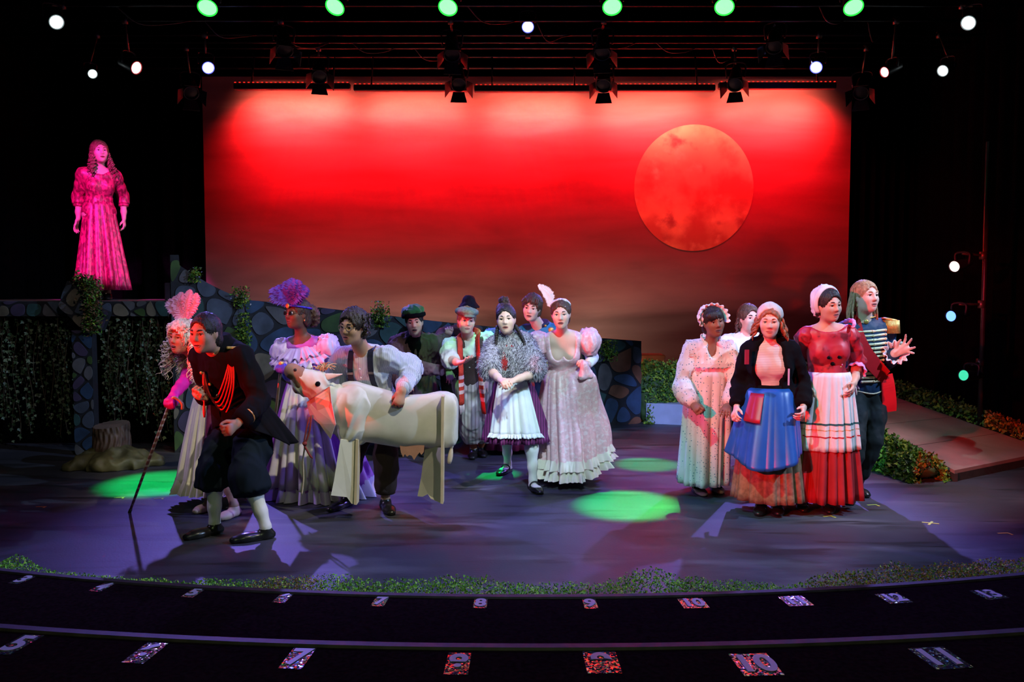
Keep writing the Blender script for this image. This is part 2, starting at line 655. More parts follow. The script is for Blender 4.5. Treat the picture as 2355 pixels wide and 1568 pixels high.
# the painted sky darkens to dusk cloud bands near the horizon
sp = nt.nodes.new('ShaderNodeSeparateXYZ')
nt.links.new(tc.outputs['Object'], sp.inputs['Vector'])
ad = nt.nodes.new('ShaderNodeMath'); ad.operation = 'MULTIPLY_ADD'
ad.inputs[1].default_value = .55; 
nt.links.new(nz.outputs['Fac'], ad.inputs[0]); nt.links.new(sp.outputs['Z'], ad.inputs[2])
r2 = nt.nodes.new('ShaderNodeValToRGB')
els = r2.color_ramp.elements
els[0].position, els[0].color = 0, (.12, .14, .13, 1)
els[1].position, els[1].color = 1, (.62, .24, .20, 1)
for p, c in ((.21, (.14, .15, .14, 1)), (.25, (.26, .24, .22, 1)), (.36, (.34, .24, .21, 1)), (.44, (.42, .14, .13, 1)), (.60, (.55, .07, .075, 1)), (.80, (.62, .12, .11, 1))):
    e = els.new(p); e.color = c
mrr = nt.nodes.new('ShaderNodeMath'); mrr.operation = 'DIVIDE'; mrr.inputs[1].default_value = 4.4
nt.links.new(ad.outputs[0], mrr.inputs[0])
nt.links.new(mrr.outputs[0], r2.inputs['Fac'])
mx = nt.nodes.new('ShaderNodeMix'); mx.data_type = 'RGBA'; mx.blend_type = 'MULTIPLY'; mx.inputs['Factor'].default_value = 1
nt.links.new(r1.outputs['Color'], mx.inputs['A']); nt.links.new(r2.outputs['Color'], mx.inputs['B'])
nt.links.new(mx.outputs['Result'], bs.inputs['Base Color'])
back = mk('painted_backdrop', box(((BL + BR) / 2, BACK_Y + .02, (BT + BB) / 2), (BR - BL, .04, BT - BB)), m_back, smooth=False,
          label='wide painted sunset sky backdrop lit red, hung across the back of the stage', cat='backdrop')
# moon: painted disc
mc = P(1596, 432, BACK_Y - .01)
mr_ = 136 / FPX * BACK_Y
m_moon = M('painted_moon_orange', (.88, .36, .15), .9, var=.12, scale=2.6, spec=.1)
overlay(m_moon, (.62, .13, .07), 'noise', 1.5, .525, .09)
overlay(m_moon, (.46, .10, .07), 'noise', 2.7, .66, .07)
overlay(m_moon, (.95, .48, .22), 'noise', 4.5, .66, .12)
a_ = np.linspace(0, 2 * math.pi, 72, endpoint=False)
ring = np.stack([mc[0] + mr_ * np.cos(a_), np.full(72, BACK_Y - .001), mc[2] + mr_ * 1.05 * np.sin(a_)], 1)
mk('moon', prism(ring, (0, -.004, 0)), m_moon, back, smooth=False, label='large cratered orange full moon painted on the sky')

# ------------------------------------------------------------------ cyclorama light bars
m_house = M('black_metal_housing', (.012, .012, .014), .5, var=.2, spec=.4)
m_led = M('red_led_emitters', (.2, .01, .01), .4, emit=(1, .02, .01), estr=1.6)
bar_px = (535, 810, 1087, 1366, 1648, 1925)
for i in range(5):
    a, b = P(bar_px[i] + 4, 203, 11.62), P(bar_px[i + 1] - 4, 203, 11.62)
    zc = a[2] + (.02, 0, -.01, 0, .03)[i]
    w = b[0] - a[0]
    c = V3((a[0] + b[0]) / 2, 11.62, zc)
    t = thing('light_bar', c - V3(0, 0, .05), ('leftmost red light bar in the row above the backdrop', 'second red light bar from the left above the backdrop',
              'middle red light bar of the five above the backdrop', 'fourth red light bar from the left, above the moon\'s left side',
              'rightmost red light bar in the row above the backdrop')[i], 'light bar', 'light bars washing the backdrop')
    mk('housing', box(c, (w, .10, .085), bev=.012), m_house, t, smooth=False)
    for sx in (-.35, .35):
        mk('bracket', tube([c + V3(sx * w, 0, .04), V3(c[0] + sx * w, 11.75, P(1177, 130, 11.75)[2])], .012, 6), m_house, t)
    dots = [box((a[0] + (k + .5) * w / 26, 11.565, zc + .046), (.022, .012, .008)) for k in range(26)]
    mk('led_row', join(*dots), m_led, t, smooth=False, kind='stuff')
    strip('light_cyc_red_%d' % i, (c[0], 11.72, zc - .06), (c[0], 12.10, zc - .45), (1, .010, .042), 60, w * .86, .03, 104)
    strip('light_added_amber_%d' % i, (c[0], 11.72, zc - .065), (c[0], 12.12, zc - .20), (1, .40, .30), 15, w * .84, .02, 104)  # added strip: its amber stands in for the paler top of the red wash

# ------------------------------------------------------------------ upstage platform, steps, ramp
m_wood = M('varnished_orange_wood', (.36, .15, .06), .45, var=.25, scale=6, bump=.05)
m_ramp = M('brown_painted_ramp', (.30, .17, .155), .65, var=.2, scale=3)
m_riser = M('dark_riser_board', (.03, .022, .02), .7, var=.3)
m_bluebox = M('pale_blue_painted_plywood', (.40, .48, .66), .55, var=.12, scale=5)
t = thing('upstage_platform', (0.4, 11.4, 0), 'long low wooden platform running along the foot of the backdrop', 'platform')
for k in range(8):
    x0 = -4.1 + k * 1.12
    mk('deck_board', box((x0 + .55, 11.68, .585), (1.10, 1.02, .03), bev=.004), m_wood, t, smooth=False)
mk('front_panel', box((.4, 11.16, .285), (8.9, .03, .57)), m_riser, t, smooth=False)
for k, xg in enumerate((-2.6, -.9, .8)):  # unseen bars added to lift the colour of the lower backdrop
    t = thing('added_fill_bar', (xg, 11.42, .6), ('left', 'middle', 'right')[k] + ' floor light bar lighting the foot of the backdrop from behind the stone wall', 'light bar', 'ground row behind the wall')
    mk('housing', box((xg, 11.42, .635), (1.5, .10, .07), bev=.01), m_house, t, smooth=False)
    mk('lens_strip', box((xg, 11.475, .665), (1.4, .01, .02)), M('added_fill_lens', (.3, .2, .15), .4, emit=(1, .5, .35), estr=1), t, smooth=False)
    strip('light_added_row_%d' % k, (xg, 11.49, .68), (xg + (0, .3, 1.9)[k], 12.2, 1.7), (1, .50, .40), (11, 12, 24)[k], 1.5, .04, 170)
bx = P(1492, 830, 11.35)
t = thing('wooden_bench', (bx[0], 11.35, .6), 'brown wooden box bench on the platform beside the stone wall', 'bench')
mk('seat', box((bx[0] - .12, 11.35, .785), (.62, .36, .05), bev=.008), m_wood, t, smooth=False)
mk('apron_board', box((bx[0] - .12, 11.19, .70), (.58, .03, .12)), m_wood, t, smooth=False)
for sx in (-.26, .24):
    mk('leg', box((bx[0] - .12 + sx, 11.35, .675), (.05, .30, .15)), m_wood, t, smooth=False)

c0 = G(1495, 977) + V3(0, -.05, 0)
t = thing('stage_steps', (c0[0] + .6, c0[1] + .2, 0), 'pale blue box steps beside the leafy hedge at the back', 'steps')
mk('lower_step', box((c0[0] + .62, c0[1] + .16, .13), (1.25, .42, .26), rz=-.28, bev=.006), m_bluebox, t, smooth=False)
mk('upper_step', box((c0[0] + .86, c0[1] + .50, .22), (1.25, .34, .44), rz=-.28, bev=.006), m_bluebox, t, smooth=False)

NL, NR, FR, FL = V3(3.84, 7.28, .10), V3(5.25, 8.18, .10), V3(4.25, 10.0, .50), V3(3.45, 9.7, .50)
t = thing('ramp', (4.2, 8.7, 0), 'brown ramp sloping up to the left between two leafy borders', 'ramp')
dn = V3(0, 0, -.03)
nb = 4
for k in range(nb):
    f0, f1 = k / nb, (k + 1) / nb - .004
    q = [lerp(NL, FL, f0), lerp(NR, FR, f0), lerp(NR, FR, f1), lerp(NL, FL, f1)]
    mk('ramp_board', prism(np.array(q)[::-1], dn), m_ramp, t, smooth=False)
mk('front_riser', prism([NL + dn, NR + dn, V3(NR[0], NR[1], 0), V3(NL[0], NL[1], 0)], (.012, .03, 0)), m_riser, t, smooth=False)
mk('side_panel', prism([NL + dn, FL + dn, V3(FL[0], FL[1], 0), V3(NL[0], NL[1], 0)], (.03, 0, 0)), m_riser, t, smooth=False)

# ------------------------------------------------------------------ greenery
G1 = M('leaf_green', (.09, .26, .025), .6, var=.35, scale=9)
G2 = M('leaf_dark_green', (.035, .09, .018), .65, var=.3, scale=9)
G3 = M('leaf_yellow_green', (.26, .40, .03), .6, var=.3, scale=9)
G4 = M('leaf_dry_brown', (.14, .08, .03), .7, var=.3, scale=9)
m_ivyleaf = M('ivy_leaf', (.035, .07, .025), .45, var=.4, scale=7)
m_ivyleaf2 = M('ivy_leaf_pale', (.10, .14, .07), .45, var=.4, scale=7)
m_stem = M('ivy_stem_brown', (.06, .04, .02), .8)


def foliage(name, pts, size, mats, w, parent=None, **kw):
    V, F = leaf_cloud(pts, size, RNG)
    n = len(pts)
    fm = RNG.choice(len(mats), n, p=np.array(w) / sum(w))
    return mk(name, (V, F), mats, parent, smooth=False, fm=np.concatenate([fm, fm]), **kw)


def hedge(name, A, B, hA, hB, width, label, n, core=True):
    """leafy bank between ground points A and B"""
    A, B = np.asarray(A, float), np.asarray(B, float)
    side = nrm(np.cross(B - A, (0, 0, 1)))
    th = thing(name, (A + B) / 2 * (1, 1, 0) + V3(0, 0, min(A[2], B[2])), label, 'hedge')
    so = Solid()
    for k in range(13):
        f = k / 12
        h = hA + (hB - hA) * f
        so.ell(lerp(A, B, f) + V3(0, 0, h * .46), (width * .52, width * .52, h * .5), k=.05)
    V, Q, fm = so.mesh(.03, lambda V: -.035 + .03 * (vnoise(V * 18) - .5))
    V[:, 2] = np.maximum(V[:, 2], .004)
    mk('leafy_core', (V, Q), G2, th)
    f = RNG.uniform(-.06, 1.04, n)
    h = hA + (hB - hA) * f
    ang = RNG.uniform(-.3, math.pi + .3, n)
    rr = RNG.uniform(.85, 1.14, n)
    pts = A + (B - A) * f[:, None] + side * (np.cos(ang) * width * .55 * rr)[:, None]
    pts[:, 2] += np.clip(np.sin(ang) * h * rr, .01, None)
    pts += RNG.normal(0, .02, (n, 3))
    pts[:, 2] = np.maximum(pts[:, 2], np.minimum(A[2], B[2]) + .012)
    foliage('leaves', pts, .023, [G1, G2, G3], (5, 2, 4), th, kind='stuff')
    return th


hedge('leafy_hedge', (3.60, 7.36, 0), (3.18, 9.2, 0), .20, .52, .30, 'thick green leafy bank along the near side of the ramp', 9000)
hedge('leafy_hedge', NR + V3(.16, .06, -.0), FR + V3(.14, .06, 0), .10, .13, .16, 'thin dark leafy border along the far side of the ramp', 2600)
hb = P(1500, 970, 10.62)
hedge('leafy_hedge', (hb[0] - .10, 10.62, 0), (hb[0] + .48, 10.76, 0), .70, .66, .26, 'square green hedge between the stone wall and the pale blue steps', 5200)

# moss along the front edge of the stage
n = 42000
xs = RNG.uniform(-3.9, 3.9, n)
dens = vnoise(np.stack([xs * 2.2, xs * 0, xs * 0], 1), 3) * .7 + vnoise(np.stack([xs * 7, xs * 0, xs * 0], 1), 4) * .3
amp = np.interp(xs, [-3.9, -2.4, -1.8, -1.2, -.1, .45, .6, .9, 1.0, 1.4, 2.0, 3.9], [.17, .15, .12, .09, .06, .05, .10, .09, .05, .06, .08, .09])
hh = .140 + amp * 1.25 * np.clip(dens * 1.7 - .35, 0, 1.2)
R = R1 - .05 - RNG.uniform(0, .26, n)
z = hh * RNG.random(n) ** .5 * np.clip(1.15 - ((R1 - .16 - R) / .16) ** 2 * .5, .3, 1)
pts = np.stack([xs, AY - np.sqrt(R * R - (xs - AX) ** 2), np.maximum(z, .008)], 1)
V, F = leaf_cloud(pts, .0068, RNG)
dry = vnoise(np.stack([xs * 1.6, xs * 0, xs * 0], 1), 11)
rr = RNG.random(n)
fm = np.where((dry > .62) & (rr < .5), 3, np.where(rr < .45, 0, np.where(rr < .8, 1, 2)))
MS = [M('moss_green', (.24, .58, .05), .7, var=.35), M('moss_dark', (.09, .26, .03), .7, var=.35), M('moss_bright', (.50, .70, .07), .7, var=.3), M('moss_dry', (.45, .24, .06), .7, var=.3)]
mk('moss_garland', (V, F), MS, smooth=False, fm=np.concatenate([fm, fm]), kind='stuff',
   label='mossy green garland along the front edge of the stage', cat='moss')

# ------------------------------------------------------------------ scenic stone walls
def clip_half(poly, p, nv):
    out = []
    for i in range(len(poly)):
        a, b = poly[i], poly[(i + 1) % len(poly)]
        da, db = np.dot(a - p, nv), np.dot(b - p, nv)
        if da <= 0: out.append(a)
        if da * db < 0: out.append(a + (b - a) * (da / (da - db)))
    return out


def chaikin(p, it=2):
    for _ in range(it):
        q = []
        for i in range(len(p)):
            a, b = p[i], p[(i + 1) % len(p)]
            q += [a * .75 + b * .25, a * .25 + b * .75]
        p = q
    return p


def pal(nm, c):
    return M('painted_stone_' + nm, tuple(x * .5 for x in c), .75, var=.4, scale=6)


STONES = [pal('slate', (.12, .16, .24)), pal('blue', (.05, .12, .26)), pal('teal', (.05, .15, .15)), pal('grey', (.20, .20, .22)),
          pal('green', (.08, .17, .04)), pal('clay', (.32, .13, .07)), pal('violet', (.11, .08, .18)), pal('sand', (.30, .26, .18))]
m_grout = M('dark_painted_grout', (.012, .014, .02), .8, var=.3)


def stone_face(parent, outline, A, u, nv, cell, weights, gap=.026, thick=.012, inset=.008):
    """voronoi stones laid on a flat face; outline in (along, z) of the face through A along u, facing nv"""
    ol = [np.array(p, float) for p in outline]
    mn, mxx = np.min(ol, 0), np.max(ol, 0)
    sites = []
    for i in range(int((mxx[0] - mn[0]) / cell) + 3):
        for j in range(int((mxx[1] - mn[1]) / cell) + 3):
            sites.append(mn + (np.array((i - .5 + .5 * (j % 2), j - .5)) + RNG.uniform(-.42, .42, 2)) * cell * np.array((1, .92)))
    for s0 in sites:
        poly = ol
        for s1 in sites:
            dv = s1 - s0
            L = np.linalg.norm(dv)
            if L < 1e-6 or L > cell * 3: continue
            poly = clip_half(poly, s0 + dv * .5 - dv / L * gap * .5, dv / L)
            if len(poly) < 3: break
        if len(poly) < 3: continue
        q = np.array(poly)
        x, y = q[:, 0], q[:, 1]
        ar = abs(np.sum(x * np.roll(y, -1) - np.roll(x, -1) * y)) / 2
        if ar < cell * cell * .06: continue
        c = q.mean(0)
        q = [c + (p - c) * (1 - inset) for p in q]
        q = chaikin(q, 1)
        q = chaikin(q, 1)
        pts = np.array([A + u * p[0] + V3(0, 0, p[1] - A[2]) for p in q])
        V, F = prism(pts, nv * thick)
        k = RNG.choice(len(STONES), p=np.array(weights) / sum(weights))
        mk('stone', (V, F), STONES[k], parent, smooth=False)


WA, WB = (-3.40, 8.62), (1.63, 10.55)
u_w = nrm((WB[0] - WA[0], WB[1] - WA[1], 0))
n_w = nrm((u_w[1], -u_w[0], 0))


def wall_piece(name, top_px, label, weights, xr, cell):
    A3 = V3(WA[0], WA[1], 0)
    top = []
    for p in top_px:
        q = on_plane(*p, WA, WB)
        top.append((np.dot(q - A3, u_w), q[2]))
    x0, x1 = top[0][0], top[-1][0]
    poly = [(x0, 0)] + [(x1, 0)] + top[::-1]
    mid = A3 + u_w * (x0 + x1) / 2
    th = thing(name, mid, label, 'scenery wall')
    mk('flat_panel', prism([A3 + u_w * p[0] + V3(0, 0, p[1]) for p in poly], -n_w * .05), m_grout, th, smooth=False)
    stone_face(th, poly, A3, u_w, n_w, cell, weights)
    return th


wall_piece('stone_wall', [(391, 586), (411, 586), (413, 610), (440, 628), (480, 652), (520, 672), (562, 688)],
           'tall grey-green stone wall flat with a corner post, joined to the high platform', (5, 1, 3, 5, 4, 0, 1, 2), None, .235)
wall_piece('stone_wall', [(563, 689), (650, 697), (830, 718), (1000, 738), (1200, 758), (1375, 777), (1475, 784)],
           'long low blue stone wall flat standing behind the actors', (6, 6, 3, 1, 1, 2, 2, 1), None, .265)

# sprigs pinned on the walls
for i, (px, py, w_, h_, lab) in enumerate(((448, 632, 20, 22, 'green leaf sprig at the top of the tall stone wall'), (553, 684, 28, 34, 'trailing leaf sprig where the two stone walls meet'),
                                         (872, 722, 30, 42, 'round leaf sprig on the low wall beside the green hat'), (1392, 806, 34, 34, 'leaf sprig on the low wall beside the pink ballgown'),
                                         (560, 770, 22, 70, 'hanging leafy vine below the join of the two stone walls'))):
    q = on_plane(px, py, WA, WB) + n_w * .05
    k = np.linalg.norm(q[:2]) / FPX
    npt = int(w_ * h_ * .30)
    pts = q + np.clip(RNG.normal(0, 1, (npt, 3)), -1.8, 1.8) * (w_ * k * .38, .022, h_ * k * .38)
    th = thing('leaf_sprig', q - V3(0, 0, h_ * k * .6), lab, 'foliage')
    foliage('leaves', pts, .016, [G1, G3, G2], (4, 3, 2), th, kind='stuff')
    mk('stem', tube(spline([q + V3(0, .03, h_ * k * .5), q + V3(.01, .0, 0), q + V3(-.01, .02, -h_ * k * .6)], 8), .005, 5), m_stem, th)

# ------------------------------------------------------------------ high platform at the left
PZ, PY = 1.553, 8.6
px_r = P(388, 690, PY)[0]
m_deck = M('purple_grey_deck', (.20, .17, .20), .6, var=.2, scale=4)
t = thing('raised_platform', (-4.8, 9.4, 0), 'high stage platform under the lady in the magenta dress', 'platform')
for k in range(5):
    mk('deck_board', box(((px_r - 6.2) / 2, PY + .20 + k * .40, PZ - .02), (px_r + 6.2, .396, .04), bev=.004), m_deck, t, smooth=False)
XL = -6.2
f0 = V3(XL, PY - .012, 0)
ux, nfront = V3(1, 0, 0), V3(0, -1, 0)
fz0, fz1 = PZ - .155, PZ - .002
mk('fascia', box(((XL + px_r) / 2, PY, (fz0 + fz1) / 2), (px_r - XL, .03, fz1 - fz0)), m_grout, t, smooth=False)
stone_face(t, [(0, fz0), (px_r - XL, fz0), (px_r - XL, fz1), (0, fz1)], f0 - V3(0, .004, 0), ux, nfront, .15, (2, 0, 1, 5, 2, 0, 3, 3), gap=.02, thick=.008)
for x in (px_r - .04, XL + .1, -5.2):
    mk('support_leg', box((x, 10.2, PZ / 2 - .02), (.09, .09, PZ - .05)), m_riser, t, smooth=False)
mk('masking_panel', box(((XL + px_r) / 2, PY + .55, PZ / 2 - .03), (px_r - XL, .03, PZ - .08)), BLACK, t, smooth=False)
# stone pillar with flared capital
pc = P(207, 900, PY - .02)
t = thing('stone_pillar', (pc[0], PY - .05, 0), 'narrow stone-painted pillar holding up the high platform above the stump', 'pillar')
pw0, pw1 = P(183, 900, PY)[0], P(228, 900, PY)[0]
mk('shaft', box(((pw0 + pw1) / 2, PY - .07, .63), (pw1 - pw0, .10, 1.26)), m_grout, t, smooth=False)
stone_face(t, [(0, 0), (pw1 - pw0, 0), (pw1 - pw0, 1.26), (0, 1.26)], V3(pw0, PY - .122, 0), ux, nfront, .15, (3, 3, 2, 5, 2, 0, 3, 2), gap=.022, thick=.008)
cz0, cz1 = 1.26, P(160, 646, PY - .12)[2]
cap = [(P(150, 0, PY)[0], cz1), (P(192, 0, PY)[0], cz1), (P(202, 0, PY)[0], 1.52), (P(245, 0, PY)[0], 1.44), (P(228, 0, PY)[0], cz0), (P(185, 0, PY)[0], cz0), (P(128, 0, PY)[0], 1.50)]
mk('capital', prism([V3(x, PY - .06, z) for x, z in cap], (0, -.07, 0)), m_grout, t, smooth=False)
stone_face(t, [(x, z) for x, z in [cap[6], cap[5], cap[4], cap[3], cap[2], cap[1], cap[0]]], V3(0, PY - .132, 0), ux, nfront, .16, (2, 0, 1, 5, 1, 0, 6, 2), gap=.02, thick=.008)
th = thing('leaf_sprig', (P(205, 700, PY - .2)[0], PY - .2, 1.35), 'shaggy dry vine hanging over the top of the stone pillar', 'foliage')
pth = spline([P(185, 640, PY - .17), P(208, 655, PY - .19), P(210, 690, PY - .2), P(215, 720, PY - .2), P(212, 760, PY - .18)], 60)
pts = np.repeat(pth, 26, 0) + RNG.normal(0, 1, (60 * 26, 3)) * (.045, .022, .03)
foliage('leaves', pts, .017, [G1, G2, G4, G3], (2, 3, 4, 1), th, kind='stuff')
# end block where platform meets the wall
q0, q1 = P(377, 650, PY + .04), P(394, 690, PY + .04)
mk('stone_block', box(((q0[0] + q1[0]) / 2, PY + .12, PZ + (q0[2] - PZ) / 2), (q1[0] - q0[0], .16, q0[2] - PZ), bev=.01), STONES[6], smooth=False,
   label='small violet stone block at the right end of the high platform', cat='block')


# ivy curtains: single leaves nearest the light are parts, the rest is foliage
def ivy_leaf():
    o = np.array([(0, 0), (.35, .12), (.62, .5), (.3, .62), (0, 1.15), (-.3, .62), (-.62, .5), (-.35, .12)]) * .028
    V = np.array([(x, -abs(x) * .35, -y) for x, y in o])
    V = np.vstack([V, [(0, 0, -.016)]])
    return V, [(8, i, (i + 1) % 8) for i in range(8)]


LV, LF = ivy_leaf()
leaf_me = mesh_data('ivy_leaf', LV, LF, [m_ivyleaf], False)
leaf_me2 = mesh_data('ivy_leaf', LV, LF, [m_ivyleaf2], False)
for px0, px1, nst, lab, nsingle in ((-60, 182, 34, 'dark ivy curtain hanging under the platform left of the pillar', 130),
                                    (232, 398, 32, 'green ivy curtain hanging under the platform right of the pillar', 170)):
    x0, x1 = P(px0, 800, PY + .1)[0], P(px1, 800, PY + .1)[0]
    th = thing('ivy_curtain', ((x0 + x1) / 2, PY + .1, .02), lab, 'ivy')
    stems, pts = [], []
    for k in range(nst):
        x = x0 + (x1 - x0) * (k + RNG.uniform(.2, .8)) / nst
        zb = RNG.uniform(.08, .55) if RNG.random() < .75 else RNG.uniform(.5, .9)
        yy = PY + .06 + RNG.uniform(-.03, .16)
        zz = np.linspace(1.42, zb, 14)
        ph = RNG.uniform(0, 6)
        path = np.stack([x + .025 * np.sin(zz * 6 + ph), yy + .02 * np.cos(zz * 5 + ph), zz], 1)
        stems.append(tube(path, .004, 4, caps=False))
        for z in np.arange(1.44, zb, -.030):
            pts.append((x + .025 * math.sin(z * 6 + ph) + RNG.uniform(-.05, .05), yy + RNG.uniform(-.05, .03), z))
    mk('vine_stems', join(*stems), m_stem, th)
    pts = np.array(pts)
    order = np.argsort(pts[:, 1] + RNG.uniform(0, .05, len(pts)))
    Vs, Fs = [], []
    for r_, i in enumerate(order):
        rot = Matrix.Rotation(RNG.uniform(-1.1, 1.1), 3, 'Z') @ Matrix.Rotation(RNG.uniform(-.7, .5), 3, 'X') @ Matrix.Rotation(RNG.uniform(-.8, .8), 3, 'Y')
        sc = RNG.uniform(.7, 1.5)
        if r_ < nsingle:
            o = bpy.data.objects.new('leaf', leaf_me2 if RNG.random() < .5 else leaf_me)
            COL.objects.link(o)
            o.parent = th
            o.location = tuple(pts[i] - ORIGIN[th.name])
            o.rotation_euler = rot.to_euler()
            o.scale = (sc, sc, sc)
        else:
            Vs.append(LV @ np.array(rot).T * sc + pts[i])
            Fs.append(np.array(LF) + 9 * len(Fs))
    fm = np.repeat(RNG.choice(2, len(Fs), p=(.65, .35)), 8)
    mk('foliage', (np.vstack(Vs), np.vstack(Fs)), [m_ivyleaf, m_ivyleaf2], th, smooth=False, fm=fm, kind='stuff')

# ------------------------------------------------------------------ tree stump
m_bark = M('painted_bark', (.085, .045, .03), .55, var=.5, scale=9, bump=.5)
m_cut = M('stump_cut_top', (.20, .135, .11), .6, var=.2, scale=12)
m_moss = M('mossy_root', (.085, .075, .03), .6, var=.6, scale=8, bump=.5)
sc_ = G(240, 1078)
t = thing('tree_stump', sc_, 'cut tree stump prop with spreading mossy roots', 'stump')
r0 = 39 * sc_[1] / FPX
zt = P(236, 982, sc_[1])[2]
a = np.linspace(0, 2 * math.pi, 144, endpoint=False)
rings = []
for f in np.linspace(0, 1, 18):
    rr = r0 * (1.10 - .10 * f) * (1 + .075 * np.abs(np.sin(a * 9 + 1.4 * np.sin(f * 5))) + .03 * np.sin(a * 23 + 3 * np.sin(f * 7)) - .05)
    rings.append(np.stack([sc_[0] + rr * np.cos(a), sc_[1] + .16 + rr * np.sin(a), np.full(144, .02 + (zt - .02) * f) + .02 * np.sin(a + .5) * f], 1))
mk('trunk', loft(rings, caps=(1, 0)), m_bark, t)
top = rings[-1]
mk('cut_top', (np.vstack([top, [top.mean(0)]]), [(i, (i + 1) % 144, 144) for i in range(144)]), m_cut, t, smooth=False)
so = Solid()
for dx, dy, l_, rr in ((-.28, -.12, .16, .055), (.02, -.14, .10, .085), (.30, -.02, .1, .08), (.42, .12, .1, .07), (-.2, .12, .1, .08), (.18, -.06, .1, .08)):
    so.cap(sc_ + V3(dx * .3, .1 + dy * .2, .07), sc_ + V3(dx, dy + .05, .03), .11, rr, k=.06)
so.ell(sc_ + V3(.02, .12, .03), (.30, .26, .10), k=.08)
so.cap(sc_ + V3(-.6, -2, -.2), sc_ + V3(.8, 2, -.2), .2, op=1, k=.01)
V, Q, fm = so.mesh(.014, lambda V: .05 * (ridged(V, (11, 11, 8)) - .55))
V[:, 2] = np.maximum(V[:, 2], .002)
mk('root', (V, Q), m_moss, t)

# ------------------------------------------------------------------ overhead grid
m_pipe = M('black_steel_pipe', (.05, .045, .045), .35, metal=.6, var=.2)
PIPES = []
pipe_rows = [(12, 9.6), (47, 10.17), (80, 10.7), (97, 11.06), (110, 11.3), (130, 11.75), (155, 12.05)]
names = ('nearest', 'second nearest', 'third nearest', 'fourth nearest', 'fifth nearest', 'second farthest', 'farthest')
for (py, d), nm in zip(pipe_rows, names):
    q = P(1177, py, d)
    PIPES.append((d, q[2]))
    t = tube([V3(-6.62, d, q[2]), V3(0, d, q[2]), V3(5.92, d, q[2])], .017 if py != 155 else .026, 10)
    mk('lighting_pipe', t, m_pipe, label='%s of the horizontal black pipes overhead' % nm, cat='pipe', group='overhead grid pipes')
m_cable = M('black_rubber_cable', (.03, .02, .02), .5)
for i in range(12):
    x = -4.4 + i * .78
    (d0, z0), (d1, z1) = PIPES[i % 5], PIPES[i % 5 + 1]
    L_ = .35 + .3 * RNG.random()
    pth = spline([V3(x, d0, z0), V3(x + L_ * .3, lerp(d0, d1, .3), z0 - .10 - .12 * RNG.random()), V3(x + L_ * .7, lerp(d0, d1, .7), z0 - .08), V3(x + L_, d1, z1)], 14)
    mk('cable', tube(pth, .008, 5), m_cable, label='thin black cable looped between the overhead pipes', cat='cable', group='cables on the grid')

m_lampbody = M('lamp_body_black', (.02, .02, .022), .45, var=.2, spec=.4)
m_clamp = M('clamp_grey_steel', (.16, .13, .10), .4, metal=.7)


def lens_mat(nm, col, s):
    return M('lamp_lens_' + nm, (.3, .3, .3), .3, emit=col, estr=s)


def lantern(px, py, d, aim, r, lens, label, cat='stage light', name='stage_light', length=.26, doors=0, hang=None, group=None, dim_ring=None):
    c = P(px, py, d)
    ax = nrm(np.asarray(aim, float) - c)
    t = thing(name, c - ax * length * .5, label, cat, group)
    back_ = c - ax * length
    mk('can', lathe(back_, ax, [(-.03, r * .35), (0, r * .75), (length * .55, r * .95), (length * .97, r * 1.12), (length, r * 1.12), (length * .985, r * .98)], 24, caps=(1, 0)), m_lampbody, t)
    if lens is not None:
        mk('lens', lathe(c - ax * .012, ax, [(0, r * .99), (.008, r * .8), (.014, r * .4), (.016, .001)], 24, caps=(0, 0)), lens, t)
        if dim_ring is not None:
            mk('lens_rim', lathe(c - ax * .011, ax, [(0, r * 1.10), (.013, r * 1.10), (.013, r * .97), (0, r * .97)], 24, caps=(0, 0)), dim_ring, t)
    else:
        mk('lens', lathe(c - ax * .03, ax, [(0, r * .99), (.01, r * .6), (.014, .001)], 20, caps=(0, 0)), m_house, t)
    side = nrm(np.cross(ax, (0, 0, 1)))
    m_ = c - ax * length * .5
    upz = V3(0, 0, r * 2.0)
    yk = [m_ + side * r * 1.25, m_ + side * r * 1.25 + upz, m_ - side * r * 1.25 + upz, m_ - side * r * 1.25]
    mk('yoke', tube(spline(yk, 14), .011, 6), m_lampbody, t)
    tp = m_ + upz
    dn_, zn_ = min(PIPES, key=lambda q: abs(q[0] - tp[1]))
    hp_ = V3(tp[0], dn_, zn_) if hang is None else np.asarray(hang, float)
    mk('clamp', join(tube([tp, hp_], .014, 6), box(hp_, (.06, .05, .08))), m_clamp, t)
    if doors:
        uu = nrm(np.cross(side, ax))
        for s_, w_ in ((side, uu), (-side, uu), (uu, side), (-uu, side)):
            b0 = c + s_ * r * 1.12
            q = [b0 - w_ * r * .8, b0 + w_ * r * .8, b0 + w_ * r * 1.2 + (ax * .9 + s_ * .55) * r * 1.5, b0 - w_ * r * 1.2 + (ax * .9 + s_ * .55) * r * 1.5]
            mk('barn_door', prism(q, s_ * .004), m_lampbody, t, smooth=False)
    return t


